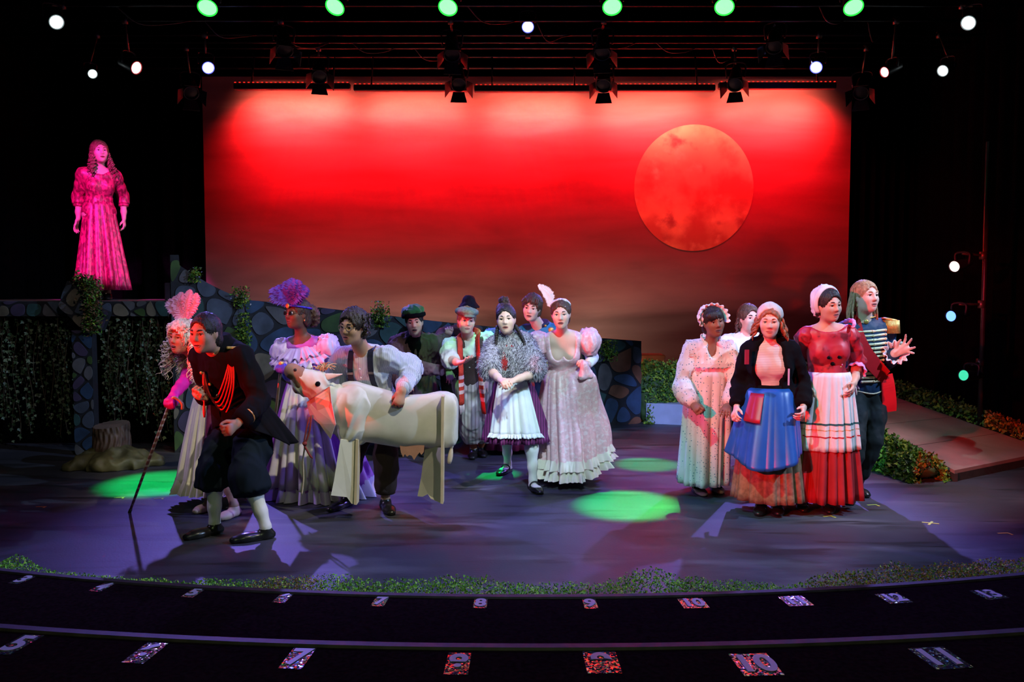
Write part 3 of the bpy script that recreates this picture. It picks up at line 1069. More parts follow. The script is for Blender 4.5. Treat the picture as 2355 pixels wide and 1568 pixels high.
lg = lens_mat('green', (.11, 1, .15), 4)
lgr = lens_mat('green_rim', (.01, .8, .05), 1.2)
for px, py, tx, lab in ((477, 18, -2.6, 'leftmost green light in the overhead row'), (770, 16, -2.9, 'second green light from the left in the overhead row'),
                        (1030, 17, -1.4, 'third green light from the left in the overhead row'), (1408, 16, .9, 'fourth green light from the left in the overhead row'),
                        (1666, 16, 1.2, 'fifth green light from the left in the overhead row'), (1963, 17, 3.2, 'rightmost green light in the overhead row')):
    lantern(px, py, 9.4, (tx * 1.1, 5.6, 0), .098, lg, lab, group='green lights overhead', length=.2, dim_ring=lgr)
lb = lens_mat('blue_white', (.35, .45, 1), 8)
lbr = lens_mat('blue_rim', (.1, .12, 1), 1.6)
for px, py, lab in ((1214, 62, 'blue-white moving light hanging at the middle of the grid'), (479, 156, 'blue-white light above the top left corner of the backdrop'),
                    (1877, 155, 'blue-white light above the top right corner of the backdrop')):
    lantern(px, py, 10.6, (0.2, 4.4, .5), .068, lb, lab, name='moving_light', length=.3, dim_ring=lbr)
lw = lens_mat('white', (.8, .95, 1), 6)
lwd = lens_mat('pale_glass', (.35, .5, .5), .5)
lp = lens_mat('pinkish', (1, .72, .74), 5)
lpr = lens_mat('red_rim', (.8, .03, .03), .35)
for px, py, d, r, aim, ln, rim, lab in (
        (130, 51, 9.3, .085, (0, 5.0, 1.0), lw, lwd, 'white light at the far upper left'), (213, 170, 10.4, .060, (-1.5, 6, 2), lw, lwd, 'small greenish-white light below the far upper left light'),
        (314, 156, 10.2, .085, (2.5, 7.2, 1), lp, lpr, 'pinkish light with a red rim left of the backdrop'), (2227, 53, 9.3, .085, (0, 5.0, 1.0), lw, lwd, 'white light at the far upper right'),
        (2034, 166, 10.2, .07, (-2.5, 7.2, 1), lp, lpr, 'pinkish light with a red rim right of the backdrop'), (2168, 163, 10.4, .075, (-1, 6, 1), lw, lwd, 'white tilted light below the far upper right light')):
    lantern(px, py, d, aim, r * .84, ln, lab, group='white side lights', dim_ring=rim)
for px, py, d, lab in ((655, 118, 10.2, 'dark barn-doored light above the left third of the backdrop'), (1040, 128, 10.3, 'dark light with one red-lit flap near the middle of the grid'),
                       (735, 178, 11.2, 'dark barn-doored light over the leftmost red light bar'), (1055, 196, 11.1, 'dark barn-doored light hanging left of the moon, over the second bar'),
                       (1388, 198, 11.1, 'dark barn-doored light hanging over the middle red bar'), (1690, 196, 11.1, 'dark barn-doored light hanging over the moon'),
                       (1385, 125, 10.2, 'dark light hung below the fourth green light'), (1780, 110, 10.4, 'dark light hung between the two rightmost green lights'),
                       (440, 215, 11.3, 'dark light with a red square filter beside the top left corner of the backdrop'), (1980, 215, 11.3, 'dark light with a red square filter beside the top right corner of the backdrop')):
    lantern(px, py, d, (P(px, 500, 7)[0] * .9, 7.5, .5), .09, None, lab, doors=1, length=.34, group='dark barn-doored lights')

# side boom at the right
bxp = P(2262, 700, 8.9)
t = thing('lighting_boom', (bxp[0], 8.9, 0), 'upright black pipe holding three side lights at the right', 'pipe')
mk('upright', tube([V3(bxp[0], 8.9, .02), V3(bxp[0], 8.9, 3.2)], .025, 10), m_pipe, t)
mk('base_plate', lathe((bxp[0], 8.9, 0), (0, 0, 1), [(0, .22), (.02, .22), (.03, .05)], 20), m_pipe, t)
for px, py, ln, lab, nm in ((2194, 613, lens_mat('warm', (1, .78, .66), 5), 'warm white side light, topmost on the right boom', 'w'), (2186, 727, lens_mat('blue', (.08, .2, 1), 4), 'blue side light, middle of the right boom', 'b'),
                            (2215, 863, lens_mat('teal', (.03, .75, .40), 1.1), 'teal green side light, lowest on the right boom', 'g')):
    c = P(px, py, 8.75)
    lt = lantern(px, py, 8.75, (0.5, 6.2, 1.0), .055, ln, lab, length=.3, hang=(bxp[0] - .02, 8.9, c[2] + .12), group='lights on the right boom')

# ------------------------------------------------------------------ row numbers on the steps
m_holo = bpy.data.materials.new('glitter_foil')
m_holo.use_nodes = True
nt = m_holo.node_tree
bs = nt.nodes['Principled BSDF']
bs.inputs['Metallic'].default_value = .9
bs.inputs['Roughness'].default_value = .10
tc = nt.nodes.new('ShaderNodeTexCoord')
vo = nt.nodes.new('ShaderNodeTexVoronoi')
vo.inputs['Scale'].default_value = 160
nt.links.new(tc.outputs['Object'], vo.inputs['Vector'])
hs = nt.nodes.new('ShaderNodeHueSaturation')
hs.inputs['Saturation'].default_value = .8
hs.inputs['Value'].default_value = .6
nt.links.new(vo.outputs['Color'], hs.inputs['Color'])
nt.links.new(hs.outputs['Color'], bs.inputs['Base Color'])
nm_ = nt.nodes.new('ShaderNodeNormalMap')
nm_.space = 'WORLD'
mm_ = nt.nodes.new('ShaderNodeMix'); mm_.data_type = 'RGBA'; mm_.inputs['Factor'].default_value = .13
mm_.inputs['A'].default_value = (.5, .5, 1, 1)
nt.links.new(vo.outputs['Color'], mm_.inputs['B'])
nt.links.new(mm_.outputs['Result'], nm_.inputs['Color'])
nt.links.new(nm_.outputs['Normal'], bs.inputs['Normal'])
m_num = M('pale_number_vinyl', (.36, .32, .38), .5, var=.05)


def text_mesh(s, h, depth=.0008):
    c = bpy.data.curves.new('txt', 'FONT')
    c.body = s
    c.align_x, c.align_y = 'CENTER', 'CENTER'
    c.size = h * 1.35
    c.extrude = depth
    c.offset = .004
    o = bpy.data.objects.new('txt', c)
    COL.objects.link(o)
    bpy.context.view_layer.update()
    me = bpy.data.meshes.new_from_object(o.evaluated_get(bpy.context.evaluated_depsgraph_get()))
    V = np.array([tuple(v.co) for v in me.vertices])
    F = [tuple(p.vertices) for p in me.polygons]
    bpy.data.objects.remove(o)
    bpy.data.curves.remove(c)
    bpy.data.meshes.remove(me)
    return V, F


row1 = [('3', 52, 1333), ('4', 236, 1350), ('5', 445, 1363), ('6', 651, 1375), ('7', 874, 1383), ('8', 1105, 1387), ('9', 1357, 1388), ('10', 1594, 1387), ('11', 1830, 1382), ('12', 2056, 1376), ('13', 2275, 1367)]
row2 = [('5', 40, 1482), ('6', 335, 1501), ('7', 685, 1513), ('8', 1053, 1526), ('9', 1384, 1523), ('10', 1738, 1528), ('11', 2162, 1513)]
for row, z, rn, hh, wf in ((row1, H1, 'upper', .125, .115), (row2, H2, 'lower', .165, .125)):
    for s, px, py in row:
        c = G(px, py, z)
        ang = math.atan2(c[0] - AX, AY - c[1])
        w = .062 if len(s) == 1 else .118
        if rn == 'lower': w = .078 if s in '5678' else (.112 if s == '9' else .13)
        t = thing('seat_number', c + V3(0, 0, .0005), ('glittery %s on the seating step nearest the stage' if rn == 'upper' else 'large glittery %s on the lowest step in the picture') % ('numeral ' + {'3': 'three', '4': 'four', '5': 'five', '6': 'six', '7': 'seven', '8': 'eight', '9': 'nine', '10': 'ten', '11': 'eleven', '12': 'twelve', '13': 'thirteen'}[s]), 'sticker')
        mk('sticker_back', box(c + V3(0, 0, .001), (w, hh, .001), rz=ang), m_holo, t, smooth=False)
        V, F = text_mesh(s, hh * .62)
        V = V * (min(1.0, .86 * w / max(np.ptp(V[:, 0]), 1e-3)), 1.22, 1)
        ca, sa = math.cos(ang), math.sin(ang)
        V = V @ np.array(((ca, -sa, 0), (sa, ca, 0), (0, 0, 1))).T + c + V3(0, 0, .0032)
        mk('numeral', (V, F), m_num, t, smooth=False)

# spike tape marks on the floor
m_tape = M('yellow_green_tape', (.55, .65, .12), .5, var=.1)
m_tape2 = M('pale_green_tape', (.25, .75, .35), .5, var=.1)
for i, (px, py, a, kind, mt, lab) in enumerate(((2140, 1203, .3, 'x', m_tape, 'yellow tape cross on the floor at the right'), (2307, 1226, .1, 'l', m_tape, 'yellow corner tape mark at the far right of the floor'),
                                         (2005, 1161, .2, 'l', m_tape, 'yellow corner tape mark in front of the prince\'s feet'), (2095, 1103, 0, 'l', m_tape2, 'pale green corner tape mark beside the leafy bank'),
                                         (1903, 1187, .4, 'l', m_tape, 'yellow corner tape mark in front of the red skirt'), (275, 1144, .3, 'l', m_tape, 'yellow corner tape mark left of the red cane'),
                                         (366, 1146, .5, 'l', m_tape, 'yellow corner tape mark right of the red cane'), (95, 1165, .1, 'l', M('orange_tape', (.7, .2, .05), .5), 'orange tape mark at the far left of the floor'))):
    c = G(px, py) + V3(0, 0, .0015)
    if kind == 'x':
        g = join(box(c, (.11, .016, .001), rz=a + .6), box(c + V3(0, 0, .001), (.11, .016, .001), rz=a - .7))
    else:
        g = join(box(c, (.08, .014, .001), rz=a), box(c + V3(.036, -.022, .001), (.014, .045, .001), rz=a))
    mk('tape_mark', g, mt, smooth=False, label=lab, cat='tape mark', group='spike tape marks on the stage')
# ------------------------------------------------------------------ people: body builder
def rot_axis(v, ax, a):
    v, ax = np.asarray(v, float), nrm(ax)
    return v * math.cos(a) + np.cross(ax, v) * math.sin(a) + ax * np.dot(ax, v) * (1 - math.cos(a))


def reach(o, px, py, L, sgn):
    """point on the pixel's ray at limb length L from joint o, nearer (sgn<0) or farther"""
    if sgn > 2: return P(px, py, sgn)
    d = nrm(ray(px, py))
    w = CAMP - o
    b = np.dot(d, w)
    disc = b * b - (np.dot(w, w) - L * L)
    if disc < 0: return CAMP + d * (-b)
    return CAMP + d * (-b + sgn * math.sqrt(disc))


def skin_mat(nm, c):
    m = M('skin_' + nm, c, .55, var=.06, scale=9, spec=.3, bump=.04, bscale=90)
    m.node_tree.nodes['Principled BSDF'].inputs['Subsurface Weight'].default_value = .0
    return m


SKINS = {'fair': skin_mat('fair', (.66, .43, .34)), 'light': skin_mat('light', (.58, .36, .27)), 'tan': skin_mat('tan', (.40, .23, .15)),
         'brown': skin_mat('brown', (.22, .115, .07)), 'deep': skin_mat('deep', (.10, .052, .034))}
m_lip = M('lip_rose', (.40, .11, .10), .45, var=.05)
m_lipd = M('lip_dark', (.16, .05, .045), .45, var=.05)
m_mouth = M('mouth_dark', (.05, .012, .012), .6, var=.05)
m_sclera = M('eye_white', (.75, .74, .72), .25, var=.02)
m_iris = M('eye_iris_dark', (.035, .022, .015), .15, var=.1)
m_irisb = M('eye_iris_blue', (.10, .16, .18), .15, var=.1)
m_lash = M('eyelash_dark', (.012, .008, .007), .7)


class Fig:
    def __init__(s, label, feet, neck, pelvis, yaw, head, arms, S=1.0, sex='f', skin='light', lip=None, vox=.0062, mouth='shut', brow=None, iris=None, floor=0.0, hands=(1, 1), gaze=(0, 0), eyes=True, smile=0, bend=1.03):
        s.S, s.sex, s.floor, s.skin = S, sex, floor, SKINS[skin]
        f3 = [(G(*h, floor), G(*t_, floor)) for h, t_ in feet]
        base = np.mean([p for q in f3 for p in q], 0)
        s.t = thing('person', base, label, 'person')
        s.neck, s.pel = P(*neck), P(*pelvis)
        y = math.radians(yaw) - math.atan((neck[0] - IMG_W / 2) / FPX)      # yaw 0 looks at the camera
        s.yaw = math.degrees(y)
        s.fwd0 = V3(math.sin(y), -math.cos(y), 0)
        s.left0 = V3(math.cos(y), math.sin(y), 0)
        s.spine = nrm(s.neck - s.pel)
        s.left = nrm(s.left0 - s.spine * np.dot(s.left0, s.spine))
        s.fwd = nrm(np.cross(s.left, s.spine)) * (1 if np.dot(np.cross(s.left, s.spine), s.fwd0) > 0 else -1)
        s.R = np.array((s.left, s.fwd, s.spine))
        sw = (.150 if sex == 'f' else .172) * S
        # side 0 = image left, side 1 = image right when facing the camera
        s.sh = [s.neck - s.spine * .055 - s.left * sw, s.neck - s.spine * .055 + s.left * sw]
        s.hip = [s.pel - s.left0 * .088 * S - V3(0, 0, .03), s.pel + s.left0 * .088 * S - V3(0, 0, .03)]
        s.el, s.wr, s.hd, s.pn = [], [], [], []
        for i in (0, 1):
            e, w, h = arms[i][:3]
            el = reach(s.sh[i], e[0], e[1], .285 * S, e[2])
            wr = reach(el, w[0], w[1], .245 * S, w[2])
            s.el.append(el); s.wr.append(wr)
            s.hd.append(nrm(reach(wr, h[0], h[1], .12, h[2]) - wr))
            s.pn.append(np.array(arms[i][3], float) if len(arms[i]) > 3 else V3(0, 0, -1))
        s.opt = [arms[i][4] if len(arms[i]) > 4 else {} for i in (0, 1)]
        s.heel = [q[0] for q in f3]
        s.toe = [q[1] for q in f3]
        s.an, s.kn, s.fd = [], [], []
        for i in (0, 1):
            fd = nrm((s.toe[i] - s.heel[i]) * (1, 1, 0))
            s.fd.append(fd)
            an = s.heel[i] + fd * .045 + V3(0, 0, .085)
            s.an.append(an)
            v = an - s.hip[i]
            D = np.linalg.norm(v)
            tl = min(.84 * S, D * bend)
            l1, l2 = tl * .512, tl * .488
            pole = nrm(s.fwd0 * .6 + fd * .5)
            if D > (l1 + l2) * .995:
                kn = s.hip[i] + v * (l1 / (l1 + l2))
            else:
                a = (l1 * l1 - l2 * l2 + D * D) / (2 * D)
                hgt = math.sqrt(max(l1 * l1 - a * a, 0))
                pp = nrm(pole - nrm(v) * np.dot(pole, nrm(v)))
                kn = s.hip[i] + nrm(v) * a + pp * hgt
            s.kn.append(kn)
        # head frame
        hx, hy, hdp, hyaw, hpit, hrol = head
        s.hc = P(hx, hy, hdp)
        y, p, r = math.radians(hyaw) - math.atan((hx - IMG_W / 2) / FPX), math.radians(hpit), math.radians(hrol)
        f = V3(math.sin(y) * math.cos(p), -math.cos(y) * math.cos(p), -math.sin(p))
        l = V3(math.cos(y), math.sin(y), 0)
        u = np.cross(f, l); u = u if u[2] > 0 else -u
        l2_ = rot_axis(l, f, r); u2 = rot_axis(u, f, r)
        s.HR = np.array((l2_, f, u2))
        s.hs = (1.01 if sex == 'f' else 1.05) * (.5 + .5 * S)
        s.lip = lip or (m_lipd if skin in ('deep', 'brown') else m_lip)
        s.brow = brow
        s.build_body(vox, mouth, hands, gaze, iris, eyes, smile)

    def H(s, x, y, z):
        return s.hc + (np.array((x, y, z * .94)) * s.hs) @ s.HR

    # ---- pieces of anatomy, with an allowance so that clothes can be grown round them
    def torso(s, so, e=0.0, lo=0.0, hi=1.0, bust=True, k=.06, m=0):
        S, w = s.S, (1.0 if s.sex == 'm' else .90)
        A = lambda f: lerp(s.pel, s.neck, f)
        if lo < .2: so.ell(A(0.02), ((.162 if s.sex == 'f' else .155) * S + e, .112 * S + e, .125 * S + e), s.R, k, m)
        so.ell(A(.32), (.128 * S * w + e, .098 * S * w + e, .15 * S + e), s.R, k, m)
        if hi > .5:
            so.ell(A(.68), (.152 * S * w + e, .108 * S * w + e, .165 * S + e), s.R, k, m)
            so.cap(s.sh[0] * .86 + s.sh[1] * .14, s.sh[1] * .86 + s.sh[0] * .14, .052 * S + e, k=k, m=m)
            if s.sex == 'f' and bust:
                for g in (-1, 1):
                    so.ell(A(.60) + s.left * g * .068 * S + s.fwd * .072 * S, (.055 * S + e, .050 * S + e, .058 * S + e), s.R, .05, m)
        return so

    def arm(s, so, i, e0=0.0, e1=0.0, to=2.0, k=.03, m=0, frm=0.0, cut=False):
        r = .047 * s.S * (1 if s.sex == 'm' else .88)
        p = lambda t: lerp(s.sh[i], s.el[i], t) if t <= 1 else lerp(s.el[i], s.wr[i], t - 1)
        rad = lambda t: np.interp(t, [0, .4, 1, 1.3, 2], [r * 1.10, r, r * .80, r * .82, r * .56]) + e0 + (e1 - e0) * (t - frm) / max(to - frm, .01)
        ts = [frm] + [t for t in (.5, 1.0, 1.35, 1.7) if frm < t < to] + [to]
        for a, b in zip(ts[:-1], ts[1:]):
            so.cap(p(a), p(b), rad(a), rad(b), k, m, cut=(0, 1 if (cut and b == to) else 0))
        return so

    def leg(s, so, i, e0=0.0, e1=0.0, to=2.0, k=.03, m=0, frm=0.0, cut=False):
        r = .082 * s.S
        p = lambda t: lerp(s.hip[i], s.kn[i], t) if t <= 1 else lerp(s.kn[i], s.an[i], t - 1)
        rad = lambda t: np.interp(t, [0, .5, 1, 1.3, 1.75, 2], [r, r * .84, r * .62, r * .64, r * .42, r * .38]) + e0 + (e1 - e0) * (t - frm) / max(to - frm, .01)
        ts = [frm] + [t for t in (.5, 1.0, 1.3, 1.7) if frm < t < to] + [to]
        for a, b in zip(ts[:-1], ts[1:]):
            so.cap(p(a), p(b), rad(a), rad(b), k, m, cut=(0, 1 if (cut and b == to) else 0))
        return so

    def hand(s, so, i, e=0.0, m=0):
        w, d, n = s.wr[i], s.hd[i], s.pn[i]
        n = nrm(n - d * np.dot(n, d))
        sd = np.cross(d, n)
        o = s.opt[i]
        curl, spread, ts = o.get('curl', .5), o.get('spread', .06), o.get('thumb', 1 if i == 0 else -1)
        z = s.S * (.96 if s.sex == 'f' else 1.05)
        so.cap(w + d * .012, w + d * .070 * z, .030 * z + e, .037 * z + e, .02, m, flat=(n, .46))
        for q, (off, ln) in enumerate(((.030, .92), (.010, 1.05), (-.010, 1.0), (-.029, .80))):
            b = w + d * .080 * z + sd * off * z * ts
            dv = nrm(d + sd * ts * off / .03 * spread * 2.2)
            c = curl * (1 + .12 * q)
            ax = nrm(np.cross(dv, n))
            for seg, (L, r0, r1) in enumerate(((.040, .0098, .0090), (.028, .0088, .0080), (.020, .0080, .0070))):
                dv2 = rot_axis(dv, ax, c * (.55, .85, .7)[seg]) if c else dv
                e_ = b + dv2 * L * ln * z
                so.cap(b, e_, r0 * z + e, r1 * z + e, .006, m)
                b, dv = e_, dv2
        b = w + d * .026 * z + sd * ts * .026 * z
        dv = nrm(d * .62 + sd * ts * (.75 - .45 * min(curl, 1)) + n * (.25 + .45 * min(curl, 1)))
        e_ = b + dv * .045 * z
        so.cap(b, e_, .0135 * z + e, .0108 * z + e, .012, m)
        dv = nrm(dv + d * .5 - sd * ts * .2 * curl)
        so.cap(e_, e_ + dv * .030 * z, .0105 * z + e, .0082 * z + e, .006, m)
        return so

    def foot(s, so, i, e=0.0, m=0, L=None):
        d = s.fd[i]
        h = s.heel[i]
        L = L or min(max(np.linalg.norm(s.toe[i] - h), .19), .25) * s.S
        so.cap(s.an[i] - V3(0, 0, .01), h + d * .045 + V3(0, 0, .035), .034 + e, .032 + e, .02, m)
        so.cap(h + d * .02 + V3(0, 0, .030), h + d * L * .70 + V3(0, 0, .026), .030 + e, .037 + e, .02, m, flat=(V3(0, 0, 1), .72))
        so.cap(h + d * L * .62 + V3(0, 0, .027), h + d * (L - .025) + V3(0, 0, .020), .036 + e, .026 + e, .02, m, flat=(V3(0, 0, 1), .62))
        return so

    def headsolid(s, so, mouth, smile=0):
        h, R, q = s.H, s.HR, s.hs
        z = lambda *a: np.array(a) * q
        so.ell(h(0, -.012, .030), z(.073, .093, .087), R, .03)
        so.ell(h(0, .022, -.032), z(.060, .066, .078), R, .04)
        so.ell(h(0, .030, -.074), z(.046, .050, .040), R, .03)
        so.ell(h(0, .064, -.098), z(.019, .018, .017), R, .03)
        for g in (-1, 1):
            so.ell(h(g * .036, .058, -.026), z(.024, .024, .024), R, .03)
            so.cap(h(g * .010, .083, .025), h(g * .042, .070, .022), .009 * q, k=.02)
            so.ell(h(g * .0715, -.008, -.004), z(.009, .018, .030), R, .012)
            so.ell(h(g * .031, .099, .005), z(.019, .020, .0115), R, .012, op=1)
        so.cap(h(0, .085, .014), h(0, .101, -.026), .0075 * q, .0115 * q, .014)
        for g in (-1, 1): so.ell(h(g * .011, .092, -.031), z(.0085, .010, .0075), R, .008)
        so.ell(h(0, .0745, -.066), z(.026, .012, .015), R, .014)
        if mouth != 'shut': so.ell(h(0, .096, -.0665), z(.017, .012, .0045 if mouth == 'part' else .009), R, .004, op=1)
        return so

    def build_body(s, vox, mouth, hands, gaze, iris, eyes, smile):
        so = Solid()
        s.torso(so)
        so.cap(s.neck - s.spine * .05, s.H(0, -.022, -.065), .060 * s.S * (1 if s.sex == 'm' else .86), .052 * s.S * (1.04 if s.sex == 'm' else .88), .04)
        so.cap(s.sh[0] * .55 + s.neck * .45, s.sh[1] * .55 + s.neck * .45, .045 * s.S, k=.05)
        s.headsolid(so, mouth, smile)
        for i in (0, 1):
            s.arm(so, i)
            if hands[i]: s.hand(so, i)
            s.leg(so, i)
            s.foot(so, i)
        VF = so.mesh(vox * 1.14)
        s.body = mk('body', VF, s.skin, s.t)
        LC = ((VF[0] - s.hc) @ s.HR.T) / s.hs
        LC = LC[(LC[:, 1] > .03) & (np.abs(LC[:, 0]) < .06) & (np.abs(LC[:, 2]) < .13)]
        def face_y(x, z):
            d2 = (LC[:, 0] - x) ** 2 + (LC[:, 2] - z * .94) ** 2
            i = np.argsort(d2)[:4]
            return float(np.mean(LC[i, 1]))
        op = {'shut': 0, 'part': .004, 'open': .010}[mouth]
        sm = smile * .005
        if op: mk('mouth_interior', join(tube([s.H(x, face_y(x, -.0665) - .001, -.0665 + sm * abs(x) * 20) for x in (-.021, -.01, 0, .01, .021)], [.002, op + .001, op + .002, op + .001, .002], 8)), m_mouth, s.t)
        up = [s.H(x, face_y(x, z_) + .0004, z_) for x, y, z_ in ((-.0255, .0705, -.0660 + sm), (-.013, .0832, -.0622 + op * .5), (-.004, .0866, -.0602 + op * .5), (0, .0862, -.0614 + op * .5), (.004, .0866, -.0602 + op * .5), (.013, .0832, -.0622 + op * .5), (.0255, .0705, -.0660 + sm))]
        lw = [s.H(x, face_y(x, z_) + .0004, z_) for x, y, z_ in ((-.0245, .0705, -.0668 + sm), (-.013, .0822, -.0712 - op), (0, .0852, -.0724 - op), (.013, .0822, -.0712 - op), (.0245, .0705, -.0668 + sm))]
        t_ = np.linspace(0, 1, 17)
        mk('upper_lip', tube(spline(up, 17), (.0010 + .0027 * np.sin(math.pi * t_) ** .7) * s.hs, 6), s.lip, s.t)
        mk('lower_lip', tube(spline(lw, 17), (.0010 + .0036 * np.sin(math.pi * t_) ** .7) * s.hs, 6), s.lip, s.t)
        if eyes:
            for g in (-1, 1):
                mk('eyelid', tube(spline([s.H(g * .0155, .0790, .0075), s.H(g * .023, .0835, .0138), s.H(g * .034, .0825, .0150), s.H(g * .048, .0715, .0075)], 11), np.interp(np.linspace(0, 1, 11), [0, .3, .7, 1], [.0015, .0052, .0052, .002]), 7), s.skin, s.t)
                c = s.H(g * .031, .0705, .005)
                ax = nrm(s.HR[1] + s.HR[0] * gaze[0] + s.HR[2] * gaze[1])
                r = .0135 * s.hs
                th = [3.0, 2.2, 1.6, 1.2, .85, .56, .52, .3, .05]
                V, F = lathe(c, ax, [(r * math.cos(t), r * math.sin(t)) for t in th], 14, caps=(1, 1))
                fm = [0] * len(F)
                for k in range(len(F)):
                    if k // 14 >= 5: fm[k] = 1
                mk('eye', (V, F), [m_sclera, iris or m_iris], s.t, fm=fm)
                mk('eyelash', tube(spline([s.H(g * .0160, .0815, .0055), s.H(g * .024, .0872, .0112), s.H(g * .034, .0862, .0122), s.H(g * .048, .0735, .0045)], 9), [.0008, .0018, .0022, .0023, .0023, .0023, .0022, .002, .001], 5), m_lash, s.t)
                if s.brow: mk('eyebrow', tube(spline([s.H(g * .012, .0905, .026), s.H(g * .028, .0875, .0325), s.H(g * .049, .0705, .027)], 9), np.array([.003, .004, .0044, .0044, .0042, .004, .0034, .0026, .0012]) * (1.15 if s.sex == 'm' else .85), 5), s.brow, s.t)

    # ---- clothing and hair helpers
    def wear(s, name, so, mat, vox=.009, wr=.006, freq=(16, 16, 9), seed=0, parent=None, label=None, disp=None):
        def crease(V):
            q = V * np.array(freq, float)
            w_ = np.stack([vnoise(q * .6, seed + 9), vnoise(q * .6, seed + 10), vnoise(q * .6, seed + 11)], 1)
            return wr * 1.5 * (ridged(q + w_ * 1.6, 1, seed) ** 2 * .75 + .45 * ridged(q * 2.2 + w_ * 2, 1, seed + 2) ** 2 + vnoise(q * .4, seed + 5) * .7 - .85)
        dd = disp or (crease if wr else None)
        o = mk(name, so.mesh(vox * 1.28, dd), mat, parent or s.t)
        if label: o['label'] = label
        return o

    def shoes(s, mat, e=.006, name='shoe', heel=0.0, cut=True, strap=False):
        for i in (0, 1):
            so = Solid()
            d, h = s.fd[i], s.heel[i]
            L = min(max(np.linalg.norm(s.toe[i] - h), .20), .26) * s.S
            if not strap: so.cap(h + d * .045 + V3(0, 0, .055), h + d * .045 + V3(0, 0, .035), .036 + e, .035 + e, .02)
            so.cap(h + d * .018 + V3(0, 0, .026), h + d * L * .70 + V3(0, 0, .024), .032 + e, .039 + e, .02, flat=(V3(0, 0, 1), .74 if not strap else .55))
            so.cap(h + d * L * .62 + V3(0, 0, .025), h + d * (L - .02) + V3(0, 0, .020), .038 + e, .029 + e, .02, flat=(V3(0, 0, 1), .66 if not strap else .55))
            V, Q, fm = so.mesh(.0085)
            V[:, 2] = np.maximum(V[:, 2], s.floor + .001)
            o = mk(name, (V, Q), mat, s.t)
            mk('sole', tube([h + d * .0 + V3(0, 0, .007), h + d * L * .5 + V3(0, 0, .007), h + d * (L - .01) + V3(0, 0, .007)], [.034, .040, .032], 12, flat=.18, up=(0, 0, 1)), m_sole, o)
            if strap:
                sd = np.cross(d, (0, 0, 1))
                c = h + d * L * .36 + V3(0, 0, .040)
                pts = [c + sd * .040 * math.cos(a) + V3(0, 0, .034 * math.sin(a)) for a in np.linspace(-.2, math.pi + .2, 12)]
                mk('strap', tube(pts, .006, 6), mat, o)

    def stockings(s, mat, frm=.8, e=.004):
        for i in (0, 1):
            so = Solid()
            s.leg(so, i, e, e, frm=frm)
            s.foot(so, i, e * .7)
            V, Q, fm = so.mesh(.011)
            mk('stocking', (V, Q), mat, s.t)

    def haircap(s, mat, e=.012, low=-.02, fringe=.0, extra=None, name='hair', amp=.006, freq=70, vox=.007, back=0.0, hairline=.052):
        """hair on the skull: grown scalp minus the face opening, with strand relief"""
        so = Solid()
        q = s.hs
        so.ell(s.H(0, -.014, .032), np.array((.073 + e, .094 + e, .087 + e)) * q, s.HR, .01)
        so.ell(s.H(0, -.050 - back, -.03 + low), np.array((.064 + e, .050 + e, .062)) * q, s.HR, .03)
        so.ell(s.H(0, .112, -.030 + fringe), np.array((.0685, .088, .062 + hairline)) * q, s.HR, .008, op=1)
        for g in (-1, 1): so.ell(s.H(g * .085, .010, -.040), np.array((.030, .026, .042)) * q, s.HR, .01, op=1)
        so.ell(s.H(0, .02, -.14), np.array((.12, .09, .07)) * q, s.HR, .01, op=1)
        if extra: extra(so)
        def dd(V):
            L = (V - s.hc) @ s.HR.T
            a = np.arctan2(L[:, 0], -L[:, 1] + .02)
            return amp * (np.sin(a * freq * .55 + 6 * vnoise(L * 26, 3)) * .45 + (vnoise(np.stack([a * 9, L[:, 2] * 30, L[:, 1] * 30], 1), 1) - .5) * 1.3)
        return mk(name, so.mesh(vox, dd), mat, s.t)

    def locks(s, mat, roots, name='hair_lock', r=.011, n=12, curl=0.0, turns=5, seed=0, droop=.0, sides=5, joined=True, parent=None):
        """hanging locks: roots = [(start, end)] in world; curl = radius of the ringlet"""
        rg = np.random.default_rng(seed)
        out = []
        for a, b in roots:
            a, b = np.asarray(a, float), np.asarray(b, float)
            k = max(n, int(turns * 9)) if curl else n
            t = np.linspace(0, 1, k)
            mid = lerp(a, b, .5) + V3(0, 0, 1) * droop + rg.normal(0, .01, 3)
            base = (1 - t)[:, None] ** 2 * a + 2 * ((1 - t) * t)[:, None] * mid + (t ** 2)[:, None] * b
            if curl:
                ax = nrm(b - a)
                u = nrm(np.cross(ax, (0.3, .7, .2))); w = np.cross(ax, u)
                ph = rg.uniform(0, 6.28)
                c = curl * (.35 + .65 * np.sin(np.clip(t * 1.15, 0, 1) * math.pi * .75)) * rg.uniform(.7, 1.25)
                base = base + (np.cos(t * turns * 6.283 + ph) * c)[:, None] * u + (np.sin(t * turns * 6.283 + ph) * c)[:, None] * w
            rr = r * rg.uniform(.75, 1.25) * np.interp(t, [0, .15, .7, 1], [.7, 1, .85, .25])
            out.append(tube(base, rr, sides))
        return mk(name, join(*out), mat, parent or s.t, kind='stuff')


m_sole = M('shoe_sole_dark', (.02, .018, .016), .7)


